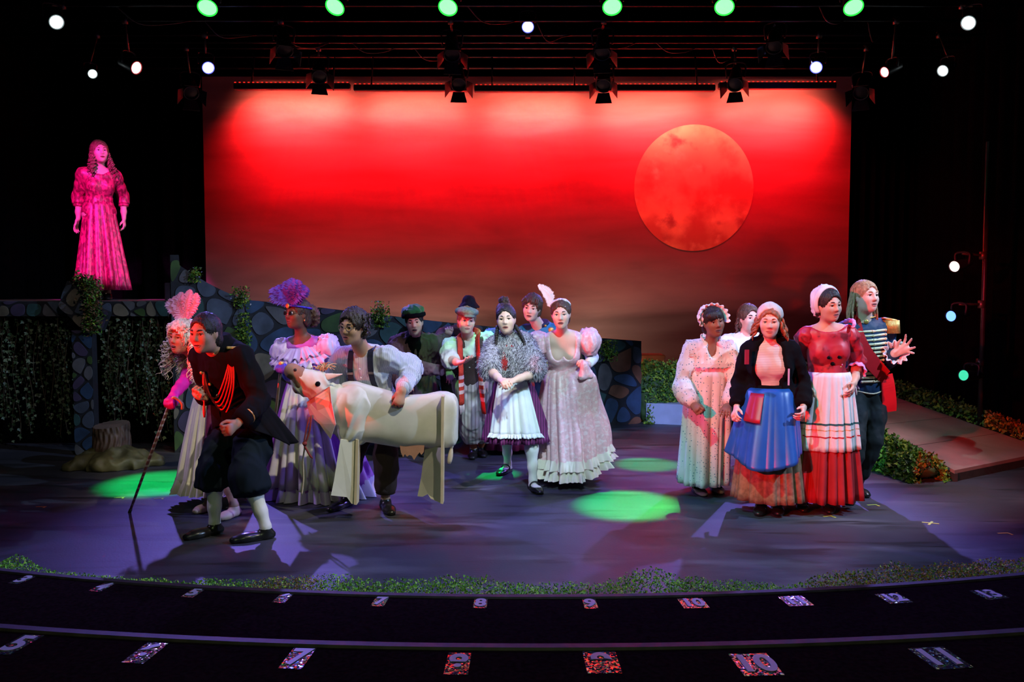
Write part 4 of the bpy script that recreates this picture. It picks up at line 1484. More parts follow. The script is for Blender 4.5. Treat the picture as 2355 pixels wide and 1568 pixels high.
class Skirt:
    """bell of cloth hung from the waist with folds that deepen to the hem"""
    def __init__(s, top, bot, rt, rb, yaw=0, amp=.10, folds=11, seed=0, prof=1.0, lift=None, sway=None):
        s.top, s.bot, s.rt, s.rb, s.amp, s.prof = np.asarray(top, float), np.asarray(bot, float), rt, rb, amp, prof
        y = math.radians(yaw)
        s.fw, s.lf = V3(math.sin(y), -math.cos(y), 0), V3(math.cos(y), math.sin(y), 0)
        rg = np.random.default_rng(seed)
        s.w = [(2 * int(folds * f * .75) if f > .9 and f < 2 else int(folds * f), rg.uniform(0, 6.28), a) for f, a in ((1, .55), (1.62, .38), (2.4, .22), (.5, .3))]
        s.lift, s.sway = lift, sway

    def pt(s, th, t, off=0.0):
        th = np.asarray(th, float); t = np.asarray(t, float)
        f = 0
        for q_, (n, p, a) in enumerate(s.w): f = f + (a * 1.5 * (2 * np.abs(np.sin(n * th * .5 + p + .25 * t)) - 1.15) if q_ < 2 else a * np.sin(n * th + p + .5 * t))
        sharp = f
        e = t ** s.prof
        g = s.amp * (.12 + .88 * t) * sharp
        rx = (s.rt[0] + (s.rb[0] - s.rt[0]) * e) * (1 + g) + off
        ry = (s.rt[1] + (s.rb[1] - s.rt[1]) * e) * (1 + g) + off
        c = s.top + (s.bot - s.top) * t[..., None]
        out = c + s.lf * (rx * np.cos(th))[..., None] + s.fw * (ry * np.sin(th))[..., None]
        if s.lift is not None: out[..., 2] += s.lift(th) * t ** 2
        if s.sway is not None: out = out + s.sway(th, t)
        return out

    def surf(s, t0=0, t1=1, n=200, m=18, off=0.0, th0=None, th1=None, wave=None):
        closed = th0 is None
        th = np.linspace(0, 2 * math.pi, n, endpoint=False) if closed else np.linspace(th0, th1, n)
        rings = []
        for t in np.linspace(t0, t1, m):
            o = off(th, (t - t0) / (t1 - t0)) if callable(off) else off
            rings.append(s.pt(th, np.full(n, t), o))
        V, F = loft(rings, closed=closed)
        return V, [f[::-1] for f in F]

    def ruffle(s, t0, t1, depth=.03, waves=60, seed=0, n=360, base=.006):
        return s.surf(t0, t1, n, 5, lambda th, f: base + depth * f * (.6 + .4 * np.sin(th * waves + 2 * np.sin(th * 7 + seed))))


def feather(base, tip, bend, width, mat, parent, seed=0, name='feather', n=60, droop=.3):
    rg = np.random.default_rng(seed)
    base, tip = np.asarray(base, float), np.asarray(tip, float)
    path = spline([base, lerp(base, tip, .5) + np.asarray(bend, float), tip], n)
    _, T, N, B = frames(path, up=(0, -1, .1))
    out = [tube(path, np.linspace(.004, .0012, n), 5)]
    V, F = [], []
    for i in range(2, n):
        f = i / n
        w = width * math.sin(math.pi * min(1, .12 + f * .86)) ** .6
        for g in (-1, 1):
            for q in range(2):
                d = nrm(B[i] * g + T[i] * rg.uniform(.35, .9) + N[i] * rg.uniform(-droop, droop))
                L = w * rg.uniform(.75, 1.15)
                a, e = path[i], path[i] + d * L - V3(0, 0, droop * .35 * L)
                m_ = lerp(a, e, .55) + T[i] * L * .10
                o = T[i] * (.0045 + width * .03)
                k = len(V)
                V += [a - o, a + o, m_ + o, e, m_ - o]
                F += [(k, k + 1, k + 2, k + 4), (k + 4, k + 2, k + 3)]
    out.append((np.array(V), F))
    return mk(name, join(*out), mat, parent, smooth=False)


def ribbon(path, width, thick, mat, parent, name, wdir=None, n=None):
    """flat band along a path, wide across wdir"""
    path = np.asarray(path, float)
    _, T, N, B = frames(path, up=(0, -1, 0))
    W = B if wdir is None else np.array([nrm(np.asarray(wdir, float) - t * np.dot(wdir, t)) for t in T])
    Nn = np.cross(T, W)
    w = np.broadcast_to(np.asarray(width, float), (len(path),))[:, None] / 2
    h = thick / 2
    rings = np.stack([path - W * w - Nn * h, path + W * w - Nn * h, path + W * w + Nn * h, path - W * w + Nn * h], 1)
    return mk(name, loft(rings, caps=(1, 1)), mat, parent, smooth=False)
# ------------------------------------------------------------------ cloth and hair colours
def cloth(nm, c, rough=.8, var=.12, bump=.05, **k):
    return M('cloth_' + nm, c, rough, var=var, scale=k.pop('scale', 11), bump=bump, bscale=k.pop('bscale', 700), spec=k.pop('spec', .25), **k)


def hairm(nm, c):
    return M('hair_' + nm, c, .5, var=.4, scale=45, bump=.3, bscale=140, spec=.4)


h_dark, h_brown, h_ltbrown = hairm('dark', (.018, .012, .010)), hairm('brown', (.07, .035, .02)), hairm('light_brown', (.18, .10, .055))
h_ginger, h_blond, h_wig, h_deep = hairm('ginger', (.30, .11, .045)), hairm('blond', (.34, .21, .11)), hairm('pale_wig', (.72, .60, .50)), hairm('black_brown', (.03, .016, .012))
c_black = cloth('black_wool', (.0045, .0045, .006), .95, spec=.08)
c_white = cloth('white_cotton', (.70, .69, .68), .8, .05)
c_cream = cloth('cream_cotton', (.68, .62, .50), .8, .08)
c_navy = cloth('navy', (.008, .018, .055), .6)
c_redw = cloth('red', (.38, .015, .02), .7)
c_gold = M('gold_braid', (.55, .36, .10), .4, metal=.5, var=.2, scale=60)
m_blackshoe = M('black_leather', (.010, .010, .011), .28, var=.1)
m_white_leather = M('white_stocking', (.66, .64, .64), .7, var=.04)
m_nudeshoe = M('nude_satin', (.55, .38, .30), .5, var=.05)

# ------------------------------------------------------------------ 1 lady in magenta on the platform
c_mag = cloth('magenta_brocade', (.50, .02, .12), .42, .2, spec=.5)
overlay(c_mag, (.22, .004, .05), 'noise', 38, .50, .05, vec=(1, 1, .5))
f = Fig('person in magenta brocade gown standing on the high platform', [((232, 690), (226, 697)), ((248, 690), (252, 697))],
        (229, 391, 9.2), (227, 488, 9.22), 8, (229, 350, 9.15, 14, -4, 4),
        [((181, 452, 1), (180, 503, -1), (172, 528, -1), (.9, 0, .2), {'curl': .35}), ((283, 452, 1), (285, 502, -1), (287, 528, -1), (-.9, -.2, 0), {'curl': .6})],
        S=1.0, skin='fair', mouth='part', brow=h_brown, floor=PZ, gaze=(0, .12), smile=1)
so = Solid(); f.torso(so, .012); f.arm(so, 0, .018, .03, 1.35, cut=True); f.arm(so, 1, .018, .03, 1.35, cut=True)
for i in (0, 1): so.ell(lerp(f.sh[i], f.el[i], .12) + V3(0, 0, .02), (.072, .075, .075), None, .04)
so.ell(f.neck + f.fwd * .055 + V3(0, 0, .03), (.085, .07, .085), f.R, .01, op=1)
f.wear('bodice', so, c_mag, seed=1)
for i in (0, 1):
    p = lerp(f.el[i], f.wr[i], .36)
    mk('cuff', tube([p, lerp(f.el[i], f.wr[i], .46)], [.056, .050], 14), c_mag, f.t)
w = lerp(f.pel, f.neck, .28)
mk('sash', tube([w - f.spine * .03, w, w + f.spine * .04], [.150, .140, .138], 28, up=f.fwd, flat=.76), c_mag, f.t)
sk = Skirt(w, V3(P(238, 667, 9.2)[0], 9.2, P(238, 667, 9.2)[2]), (.130, .10), (.245, .22), f.yaw, .17, 9, 4, prof=.85)
mk('skirt', sk.surf(), c_mag, f.t, solid=.004)
f.shoes(m_blackshoe)
f.haircap(h_ltbrown, .016, hairline=.046)
rg = np.random.default_rng(5)
rt = []
for k in range(64):
    a = rg.uniform(-2.3, 2.3)
    g = 1 if a > 0 else -1
    st = f.H(.075 * math.sin(a), -.02 - .075 * math.cos(a), rg.uniform(-.02, .07))
    fr = rg.uniform(-.04, .07) if abs(a) > 1.1 else rg.uniform(-.12, -.05)
    rt.append((st, f.H(.10 * math.sin(a) + g * rg.uniform(0, .05), fr, rg.uniform(-.30, -.18))))
f.locks(h_ltbrown, rt, curl=.013, turns=6, r=.009, seed=2)

# ------------------------------------------------------------------ 2 lady with the pale curly wig
c_pink = cloth('pink_satin', (.66, .28, .55), .45, .08)
c_magl = cloth('magenta_glove', (.60, .01, .30), .5, .05)
c_wine = cloth('wine_overskirt', (.16, .012, .05), .6)
f = Fig('person in pale curly wig and pink feather, leaning on a cane behind the black coat', [((492, 1168), (462, 1178)), ((548, 1183), (512, 1196))],
        (466, 826, 6.42), (500, 942, 6.6), -42, (420, 777, 6.28, -42, -2, -4),
        [((428, 872, -1), (399, 909, -1), (384, 925, -1), (.1, .2, -1), {'curl': 1.0}), ((560, 880, -1), (520, 930, -1), (500, 945, -1))],
        S=.98, skin='tan', mouth='open', brow=h_brown, hands=(1, 1))
so = Solid(); f.torso(so, .014)
f.arm(so, 1, .02, .02, 1.0)
f.wear('bodice', so, c_cream, seed=3)
for i, sc in ((0, .085), (1, .118)):
    so = Solid(); so.ell(lerp(f.sh[i], f.el[i], .18) + V3(.02 * i, .02, .035), (sc, sc, sc * 1.0), None)
    f.wear('puff_sleeve', so, c_pink, wr=.012, freq=(20, 20, 6))
so = Solid(); f.arm(so, 0, .008, .008, frm=.55); f.hand(so, 0, .004)
f.wear('glove', so, c_magl, .0065, wr=.002)
w = lerp(f.pel, f.neck, .30)
bt = P(492, 1122, 6.55)
sk = Skirt(w, V3(bt[0], 6.55, bt[2]), (.14, .115), (.27, .27), f.yaw, .09, 13, 2, prof=.8)
mk('skirt', sk.surf(0, .90), c_cream, f.t, solid=.004)
mk('hem_flounce', sk.ruffle(.86, 1.0, .035, 46), c_cream, f.t)
mk('overskirt', sk.surf(0, .84, 60, 14, .014, -1.3, 1.15), c_wine, f.t, solid=.004)
f.shoes(m_nudeshoe)
f.haircap(h_wig, .034, hairline=.030, low=-.03, amp=.012)
rg = np.random.default_rng(8)
rt = []
for k in range(330):
    a = rg.uniform(-2.0, 2.0)
    g = 1 if a > 0 else -1
    z0 = rg.uniform(-.06, .12)
    rr = .095 if z0 < .07 else .07
    st = f.H(rr * math.sin(a), -.015 - rr * math.cos(a), z0)
    front = abs(a) > 1.2
    en = f.H((.125 + rg.uniform(-.02, .04)) * math.sin(a) + g * .010, (rg.uniform(-.03, .06) if front else -.10 + rg.uniform(-.05, .05)), rg.uniform(-.36, -.07))
    rt.append((st, en))
for k in range(34):
    a = rg.uniform(-1.2, 1.2)
    rt.append((f.H(.07 * math.sin(a), .075 * math.cos(a), .10), f.H(.115 * math.sin(a), .055 * math.cos(a) + .03, rg.uniform(.04, .085))))
f.locks(h_wig, rt, curl=.015, turns=5.0, r=.0062, seed=3, name='wig_curls', sides=4)
m_fpink = M('pink_feather', (.80, .42, .72), .7, var=.1)
fb = f.H(.01, .0, .13)
hat = mk('hair_band', tube(spline([f.H(-.09, .01, .05), f.H(-.06, .02, .115), f.H(.0, .02, .135), f.H(.06, .02, .115), f.H(.09, .01, .05)], 14), .008, 6), m_fpink, f.t)
for k, (px, py, b) in enumerate(((398, 690, -.05), (418, 674, -.02), (438, 668, .0), (452, 676, .03), (408, 682, -.03))):
    feather(fb, P(px, py, 6.25), (b, -.01, .03), .045, m_fpink, f.t, seed=k)
so = Solid(); so.ell(f.H(.09, -.06, .10), (.085, .075, .055)); f.wear('hair_bow', so, c_pink, wr=.012)
# purple pouch and drawstring
so = Solid(); so.cap(P(500, 960, 6.08), P(486, 1015, 6.02), .03, .045, flat=(V3(0, 1, 0), .5)); so.cap(P(486, 1015, 6.02), P(482, 1035, 6.0), .04, .015)
pt = f.wear('pouch', so, cloth('purple_satin', (.16, .03, .18), .5), wr=.006)
mk('drawstring', tube(spline([P(482, 1030, 6.0), P(476, 1050, 6.0), P(470, 1085, 6.0), P(452, 1105, 6.0)], 16), .006, 6), cloth('mauve_cord', (.35, .2, .3)), f.t)
CANE_HAND = f.wr[0] + f.hd[0] * .075 + f.pn[0] * .02

# ------------------------------------------------------------------ 3 soldier in black coat
f = Fig('person crouching in black military coat with red cords, front left of the stage', [((508, 1224), (428, 1242)), ((627, 1236), (528, 1250))],
        (502, 803, 5.62), (562, 962, 5.82), -42, (472, 766, 5.48, -38, 6, 0),
        [((478, 900, 1), (470, 914, -1), (446, 910, -1), (.3, .8, 0), {'curl': 1.5}), ((598, 922, -1), (546, 974, -1), (522, 994, -1), (-.6, .6, .2), {'curl': 1.45})],
        S=1.02, sex='m', skin='tan', mouth='part', brow=h_dark)
so = Solid(); f.torso(so, .026)
for i in (0, 1): f.arm(so, i, .026, .024, 1.86, cut=True)
so.cap(f.neck - f.spine * .03, f.neck + f.spine * .085 - f.fwd * .02, .092, .084, .03, cut=(0, 1))
so.ell(lerp(f.pel, f.neck, .80) - f.fwd * .05, (.175, .10, .15), f.R, .06)
f.wear('coat', so, c_black, wr=.008, seed=4)
w = lerp(f.pel, f.neck, .22)
bt = P(588, 1018, 5.85)
sk = Skirt(w, bt, (.185, .150), (.27, .25), f.yaw, .07, 7, 3, prof=.9, lift=lambda th: .16 * np.clip(np.sin(th), 0, 1))
mk('coat_skirt', sk.surf(0, 1, 120, 14, .008, .5 - math.pi * .62, math.pi * 1.12 - .1), c_black, f.t, solid=.006)
c_breech = cloth('dark_blue_breeches', (.006, .010, .018), .85, spec=.12)
for i in (0, 1):
    so = Solid(); so.ell(lerp(f.hip[i], f.pel, .4), (.15, .13, .15), f.R)
    f.leg(so, i, .03, .070, 1.30, cut=True)
    so.ell(lerp(f.kn[i], f.an[i], .22), (.098, .098, .06), None, .03)
    f.wear('breeches_leg', so, c_breech, wr=.024, freq=(9, 9, 3), seed=i)
f.stockings(m_white_leather, 1.1, .005)
f.shoes(m_blackshoe, .008)
for i in (0, 1):
    p = lerp(f.el[i], f.wr[i], .80)
    cu = mk('cuff', tube([lerp(f.el[i], f.wr[i], .60), lerp(f.el[i], f.wr[i], .90)], [.064, .062], 16), c_black, f.t)
    mk('cuff_braid', tube([lerp(f.el[i], f.wr[i], .62), lerp(f.el[i], f.wr[i], .65)], [.067, .067], 16), c_gold, cu)
c_cord = M('red_cord', (.50, .02, .015), .45, var=.15, scale=90)
ep = f.sh[1] + f.spine * .055 - f.left * .03
e_ = mk('epaulette', box(ep + V3(0, 0, .012), (.115, .075, .018), rz=.4, bev=.005), c_gold, f.t, smooth=False)
chest = lambda a, b, o=.0: lerp(f.pel, f.neck, a) + f.left * b + f.fwd * (.150 + o)
st, en = ep + f.fwd * .05 - V3(0, 0, .02), chest(.82, -.055, -.012)
for k in range(5):
    lowp = chest(.50 - .05 * k, -.03 + .010 * k, .012)
    mk('shoulder_cord', tube(spline([st + f.left * .006 * k, lerp(st, lowp, .55) + f.left * (.05 + .008 * k) + f.fwd * .03, lowp + f.left * .035, lowp - f.left * .02, lerp(lowp, en, .5) - f.left * .02 + f.fwd * .02, en], 34), .0058, 6), c_cord, f.t)
for k, (a, b) in enumerate(((.82, -.055), (.66, -.02), (.50, .01), (.36, .02), (.24, .03))):
    mk('button', lathe(chest(a, b - .01, -.005), f.fwd, [(0, .012), (.008, .010), (.011, .002)], 10), c_gold, f.t)
mk('cord_tassel', tube(spline([en, en - V3(0, 0, .16), en - V3(.0, 0, .30)], 10), [.005] * 7 + [.010, .010, .006], 6), c_cord, f.t)
mk('collar_badge', box(f.neck + f.spine * .02 + f.fwd * .085 + f.left * .03, (.04, .012, .022), rz=-.6), c_gold, f.t, smooth=False)
f.haircap(h_dark, .010, hairline=.052)

# ------------------------------------------------------------------ 4 lady in lilac with purple feathers
c_lilac = cloth('lilac_satin', (.52, .40, .66), .4, .08, spec=.5)
c_ivory = cloth('ivory_satin', (.68, .64, .62), .42, .06, spec=.5)
c_violet = cloth('violet_satin', (.34, .09, .44), .45, .1, spec=.4)
f = Fig('person in ruffled lilac gown with purple feathers and round dark glasses', [((688, 1134), (670, 1140)), ((770, 1136), (760, 1142))],
        (692, 778, 6.86), (714, 905, 6.92), -28, (685, 722, 6.78, -52, -3, 0),
        [((668, 872, -1), (655, 846, -1), (642, 838, -1), (.2, 0, -1), {'curl': 1.1}), ((785, 850, 1), (762, 890, -1), (750, 915, -1))],
        S=1.0, skin='deep', mouth='part', brow=h_deep)
so = Solid(); f.torso(so, .014)
so.ell(f.neck + f.fwd * .05 + V3(0, 0, .05), (.10, .08, .10), f.R, .01, op=1)
f.wear('bodice', so, c_violet, seed=5)
for i in (0, 1):
    so = Solid(); c = lerp(f.sh[i], f.el[i], .20) + f.left * (.035 if i else -.035) + V3(0, 0, .01)
    so.ell(c, (.088, .09, .108), None); so.cap(c, lerp(f.sh[i], f.el[i], .75), .075, .055, .04)
    f.wear('puff_sleeve', so, c_lilac, wr=.022, freq=(22, 22, 5), seed=i)
# ruffled collar
for k, (r0, r1, zz, dp) in enumerate(((.10, .195, -.01, .06), (.12, .24, -.045, .085))):
    n_ = 220
    th = np.linspace(0, 2 * math.pi, n_, endpoint=False)
    c = f.neck - f.spine * .015
    rings = []
    for q in np.linspace(0, 1, 6):
        rr = r0 + (r1 - r0) * q + .010 * q * np.sin(th * 34 + k)
        dz = zz - dp * q + .016 * q * np.sin(th * 17 + 1.5 * np.sin(th * 5)) + .02 * (1 - q)
        rings.append(c + f.left * (rr * 1.15 * np.cos(th))[:, None] + f.fwd * (rr * np.sin(th) * .95 + .01)[:, None] + f.spine * dz[:, None] - f.spine * (np.clip(np.sin(th), 0, 1) * .055)[:, None])
    mk('ruffle_collar', loft(rings), c_lilac, f.t, solid=.003)
w = lerp(f.pel, f.neck, .30)
bt = P(738, 1130, 6.9)
sk = Skirt(w, V3(bt[0], 6.9, bt[2]), (.14, .11), (.42, .38), f.yaw, .15, 12, 7, prof=.75)
mk('skirt', sk.surf(0, .92, 160, 18), c_violet, f.t, solid=.004)
mk('front_panel', sk.surf(0, .90, 70, 16, .012, .75, 2.3), c_ivory, f.t, solid=.004)
mk('hem_flounce', sk.ruffle(.86, 1.0, .03, 40), c_lilac, f.t)
c_blueg = cloth('royal_blue_glove', (.05, .04, .42), .5, .05)
for i in (0, 1):
    so = Solid(); f.arm(so, i, .006, .006, frm=1.25); f.hand(so, i, .004)
    f.wear('glove', so, c_blueg, .0068, wr=.002)
f.shoes(m_blackshoe)
f.haircap(h_deep, .014, hairline=.050)
so = Solid()
for dx, dy, dz, rr in ((.0, -.12, .03, .055), (.03, -.135, -.02, .05), (-.03, -.13, -.03, .05), (.05, -.11, .02, .04), (.02, -.14, -.06, .04)):
    so.ell(f.H(dx, dy, dz), (rr, rr, rr), None, .02)
f.wear('hair_bun', so, h_brown, .008, wr=.016, freq=(45, 45, 45))
mk('head_band', tube([f.H(.088 * math.cos(a), -.014 + .108 * math.sin(a), .055 + .012 * math.sin(a)) for a in np.linspace(0, 6.283, 30)], .009, 6), M('blue_sequin_band', (.04, .03, .50), .25, metal=.5, var=.5, scale=120), f.t)
mk('brooch', lathe(f.H(-.0, .098, .064), f.HR[1], [(0, .020), (.008, .019), (.012, .010), (.008, .006)], 14), c_gold, f.t)
m_fpurp = M('purple_feather', (.07, .03, .42), .7, var=.2)
fb = f.H(-.0, .085, .080)
for k, (px, py, b) in enumerate(((632, 662, -.03), (640, 676, -.05), (662, 648, -.01), (673, 642, 0), (686, 646, .02), (703, 660, .03), (694, 668, .03), (655, 664, -.02), (648, 658, -.03))):
    feather(fb, P(px, py, 6.68), (b, -.02, .02), .062, m_fpurp, f.t, seed=20 + k, droop=.5)
m_lens = M('dark_glass_lens', (.008, .012, .010), .08, var=.05)
m_wire = M('thin_metal_frame', (.35, .32, .28), .3, metal=.9)


def glasses(f, lens, rim, round_=True, r=.021, clear=False):
    g_ = mk('glasses', join(*[tube([f.H(g * .032 + r * math.cos(a), .1 - .006 * abs(math.cos(a)), .004 + r * .92 * math.sin(a)) for a in np.linspace(0, 6.283, 20)], .0022, 5) for g in (-1, 1)],
                              tube([f.H(-.011, .1, .008), f.H(0, .104, .010), f.H(.011, .1, .008)], .002, 5),
                              *[tube([f.H(g * .052, .094, .008), f.H(g * .078, .02, .008), f.H(g * .078, -.02, .0)], .0018, 5) for g in (-1, 1)]), rim, f.t)
    if lens is not None:
        for g in (-1, 1):
            mk('lens', lathe(f.H(g * .032, .0985, .004), f.HR[1], [(0, r), (.003, r * .6), (.0035, .001)], 18, caps=(1, 0)), lens, g_)


glasses(f, m_lens, m_wire)
mk('earring', lathe(f.H(.078, -.005, -.045), (0, 0, -1), [(0, .004), (.008, .006), (.014, .001)], 8), c_gold, f.t)
CANE2 = f.wr[0] + f.hd[0] * .07 + V3(0, 0, -.02)

# ------------------------------------------------------------------ 5 man in striped shirt carrying the cow
c_shirt = cloth('blue_striped_shirt', (.62, .66, .72), .8, .04)
overlay(c_shirt, (.16, .20, .32), 'stripes', 44, .70, .16, 'X')
c_brown = cloth('dark_brown_trousers', (.045, .026, .022), .8)
f = Fig('person in striped shirt, dark braces and thin glasses, bending to carry the white cow', [((806, 1160), (758, 1178)), ((884, 1166), (906, 1192))],
        (836, 806, 6.28), (870, 935, 6.50), -22, (812, 751, 6.12, -36, 6, -4),
        [((768, 862, 6.42), (792, 905, 6.36), (806, 912, 6.36), (0, .6, -.6), {'curl': .9}), ((950, 850, 1), (924, 898, 6.03), (916, 930, 6.0), (-.2, .9, 0), {'curl': 1.35})],
        S=1.02, sex='m', skin='tan', mouth='part', brow=h_dark)
so = Solid(); f.torso(so, .022)
f.arm(so, 0, .026, .022, 1.9, cut=True)
f.arm(so, 1, .034, .026, 1.86, cut=True); so.ell(lerp(f.sh[1], f.el[1], .85), (.082, .082, .10), None, .05)
so.cap(f.neck, f.neck + f.spine * .035 - f.fwd * .01, .068, .064, .02, cut=(0, 1))
f.wear('shirt', so, c_shirt, .008, wr=.014, freq=(11, 11, 8), seed=6)
mk('shirt_cuff', tube([lerp(f.el[1], f.wr[1], .70), lerp(f.el[1], f.wr[1], .97)], [.052, .047], 18), c_shirt, f.t)
so = Solid(); so.ell(f.pel - f.spine * .02, (.178, .138, .13), f.R); so.ell(lerp(f.pel, f.neck, .16), (.165, .13, .08), f.R)
for i in (0, 1): f.leg(so, i, .026, .034, 1.86, cut=True)
f.wear('trousers', so, c_brown, wr=.012, freq=(12, 12, 5), seed=7)
for i in (0, 1): mk('trouser_cuff', tube([lerp(f.kn[i], f.an[i], .74), lerp(f.kn[i], f.an[i], .88)], [.074, .074], 16), c_brown, f.t)
f.shoes(m_blackshoe, .008)
m_strap = cloth('navy_elastic', (.012, .014, .03), .6)
for b in (-.075, .085):
    A = lambda q: lerp(f.pel, f.neck, q)
    pth = [A(.20) + f.left * b * 1.1 + f.fwd * .158, A(.45) + f.left * b * 1.15 + f.fwd * .150, A(.68) + f.left * b * 1.05 + f.fwd * .158, A(.86) + f.left * b + f.fwd * .132, A(.99) + f.left * b * .95 + f.fwd * .06 + f.spine * .025, A(1.0) + f.left * b * .9 - f.fwd * .03 + f.spine * .02]
    r_ = ribbon(spline(pth, 26), .042, .006, m_strap, f.t, 'brace', wdir=f.left)
    mk('buckle', box(A(.80) + f.left * b * 1.02 + f.fwd * .155, (.048, .010, .016), rz=-.35), m_wire, r_, smooth=False)
for k in range(5): mk('shirt_button', lathe(lerp(f.pel, f.neck, .85 - .13 * k) + f.fwd * (.137 + (.0, .016, .014, .006, 0)[k]), f.fwd, [(0, .008), (.005, .007), (.006, .001)], 8), c_white, f.t)
f.haircap(h_dark, .018, hairline=.044, low=-.01, amp=.012)
rg = np.random.default_rng(4)
rt = [(f.H(.08 * math.sin(a), -.02 - .085 * math.cos(a), z), f.H(.095 * math.sin(a), -.03 - .10 * math.cos(a), z - .04)) for a, z in zip(rg.uniform(-1.9, 1.9, 46), rg.uniform(-.05, .11, 46))]
f.locks(h_dark, rt, curl=.010, turns=1.5, r=.010, seed=6)
glasses(f, None, m_wire)
# ------------------------------------------------------------------ 7 man in green hat and brown cloak
c_cloak = cloth('brown_cloak', (.105, .055, .06), .8)
f = Fig('person in green velvet hat and brown cloak behind the cow\'s rump', [((928, 1040), (922, 1050)), ((972, 1042), (976, 1052))],
        (952, 782, 8.25), (948, 880, 8.45), 4, (953, 741, 8.12, -4, 4, 6),
        [((905, 838, -1), (925, 872, -1), (940, 885, -1)), ((1004, 822, 1), (1026, 776, 1), (1034, 762, -1), (0, .3, 1), {'curl': 1.1})],
        S=1.0, sex='m', skin='light', mouth='open', brow=h_dark, vox=.007)
so = Solid(); so.ell(f.pel - f.spine * .02, (.178, .138, .14), f.R)
for i in (0, 1): f.leg(so, i, .026, .034, 1.9)
f.wear('trousers', so, c_black, .012)
f.shoes(m_blackshoe)
# wide pleated cloak, one side pulled out by the raised hand
so = Solid(); f.torso(so, .04, bust=False)
so.cap(f.neck - f.spine * .04, f.pel - f.spine * .1, .12, .25, .06, flat=(f.fwd, .72))
so.cap(f.sh[0], f.el[0], .075, .10, .06); so.cap(f.el[0], f.wr[0], .10, .085, .06)
so.cap(f.sh[1] + V3(0, 0, .01), f.wr[1] - V3(.02, 0, .01), .07, .035, .05); so.cap(f.sh[1], f.el[1], .08, .085, .06); so.cap(f.el[1], f.wr[1] - V3(.02, 0, .01), .075, .035, .05)
so.cap(lerp(f.sh[1], f.wr[1], .8), lerp(f.sh[1], f.pel, .6), .05, .09, .06)
so.cap(f.pel - V3(.0, 0, .05), f.pel - V3(0, 0, .42), .22, .20, .06, flat=(f.fwd, .7), cut=(0, 1))
f.wear('cloak', so, c_cloak, .008, wr=.018, freq=(26, 26, 2.6), seed=3)
so = Solid(); so.cap(P(968, 846, 8.06), P(1012, 852, 8.02), .055, .045, .03); so.cap(P(968, 846, 8.06), P(955, 872, 8.08), .05, .035)
f.wear('cloak_drape', so, cloth('mauve_cloak_lining', (.17, .08, .13), .7), .008, wr=.02, freq=(18, 18, 18))
so = Solid(); so.cap(f.neck + V3(0, -.02, .02), f.neck + V3(0, -.03, -.01), .085, .09, .02); so.cap(f.neck + f.fwd * .10, lerp(f.pel, f.neck, .15) + f.fwd * .14, .055, .06, .03, flat=(f.fwd, .4))
f.wear('scarf', so, c_black, .009, wr=.014)
f.haircap(h_dark, .010, hairline=.048)
c_green = cloth('green_velvet', (.015, .16, .03), .55, .2, sheen=.4)
so = Solid(); so.cap(f.H(0, -.012, .050), f.H(0, -.012, .092), .116, .112, .01, cut=(1, 1))
hb = f.wear('hat_brim', so, c_black, .008, wr=.004)
so = Solid(); so.ell(f.H(0, -.012, .105), (.108, .108, .062))
f.wear('hat_crown', so, c_green, .008, wr=.014, freq=(14, 14, 14))

# ------------------------------------------------------------------ 8 person half hidden behind the cap man
c_tweed = cloth('brown_tweed', (.13, .075, .05), .85, .3)
f = Fig('person in brown coat and pointed dark hat, mostly hidden behind the flat cap', [((1048, 1008), (1046, 1014)), ((1082, 1008), (1086, 1014))],
        (1056, 758, 9.0), (1052, 850, 9.2), 15, (1078, 718, 8.95, 12, 4, 0),
        [((1012, 800, -1), (1030, 850, -1), (1036, 870, -1)), ((1108, 810, -1), (1100, 860, -1), (1098, 875, -1))],
        S=1.0, sex='m', skin='light', vox=.009, brow=h_brown)
so = Solid(); f.torso(so, .03)
for i in (0, 1): f.arm(so, i, .032, .03, 1.9)
f.wear('coat', so, c_tweed, .011, seed=2)
mk('vest_strap', tube(spline([f.neck + f.fwd * .12 - f.left * .1, f.neck - f.left * .11 + f.spine * .03, f.neck - f.left * .1 - f.fwd * .1], 10), .03, 8, flat=.3), cloth('slate_vest', (.05, .07, .10)), f.t)
so = Solid(); so.ell(f.pel, (.178, .138, .14), f.R)
for i in (0, 1): f.leg(so, i, .03, .034, 1.9)
f.wear('trousers', so, c_brown, .012)
f.shoes(m_blackshoe)
f.haircap(h_brown, .008)
m_felt = cloth('dark_felt', (.018, .014, .028), .8)
so = Solid(); so.cap(f.H(0, 0, .06), f.H(0, 0, .115), .108, .072, .02, cut=(1, 0)); so.cap(f.H(0, 0, .055), f.H(0, 0, .065), .122, .12, .01, cut=(1, 1))
f.wear('hat', so, m_felt, .009, wr=.006)

# ------------------------------------------------------------------ 9 man in flat cap and long red scarf
c_pale = cloth('pale_pinstripe_trousers', (.46, .38, .36), .8, .06)
overlay(c_pale, (.26, .20, .20), 'stripes', 9, .75, .12, 'X')
c_vest = cloth('brown_waistcoat', (.055, .03, .028), .75)
c_ivshirt = cloth('ivory_shirt', (.62, .60, .56), .8, .05)
f = Fig('person in grey flat cap and long red knitted scarf, one palm held out', [((1090, 1046), (1083, 1064)), ((1106, 1042), (1117, 1062))],
        (1078, 778, 8.08), (1092, 880, 8.25), 8, (1073, 737, 7.95, 8, 4, -4),
        [((1033, 826, -1), (1056, 834, -1), (1076, 829, -1), (0, -.2, 1), {'curl': .3, 'thumb': -1}), ((1134, 828, 1), (1118, 876, -1), (1112, 890, -1))],
        S=1.0, sex='m', skin='fair', brow=h_ltbrown, iris=m_irisb, vox=.0066)
so = Solid(); f.torso(so, .018)
f.arm(so, 0, .040, .040, 1.30, cut=True); f.arm(so, 1, .036, .03, 1.8)
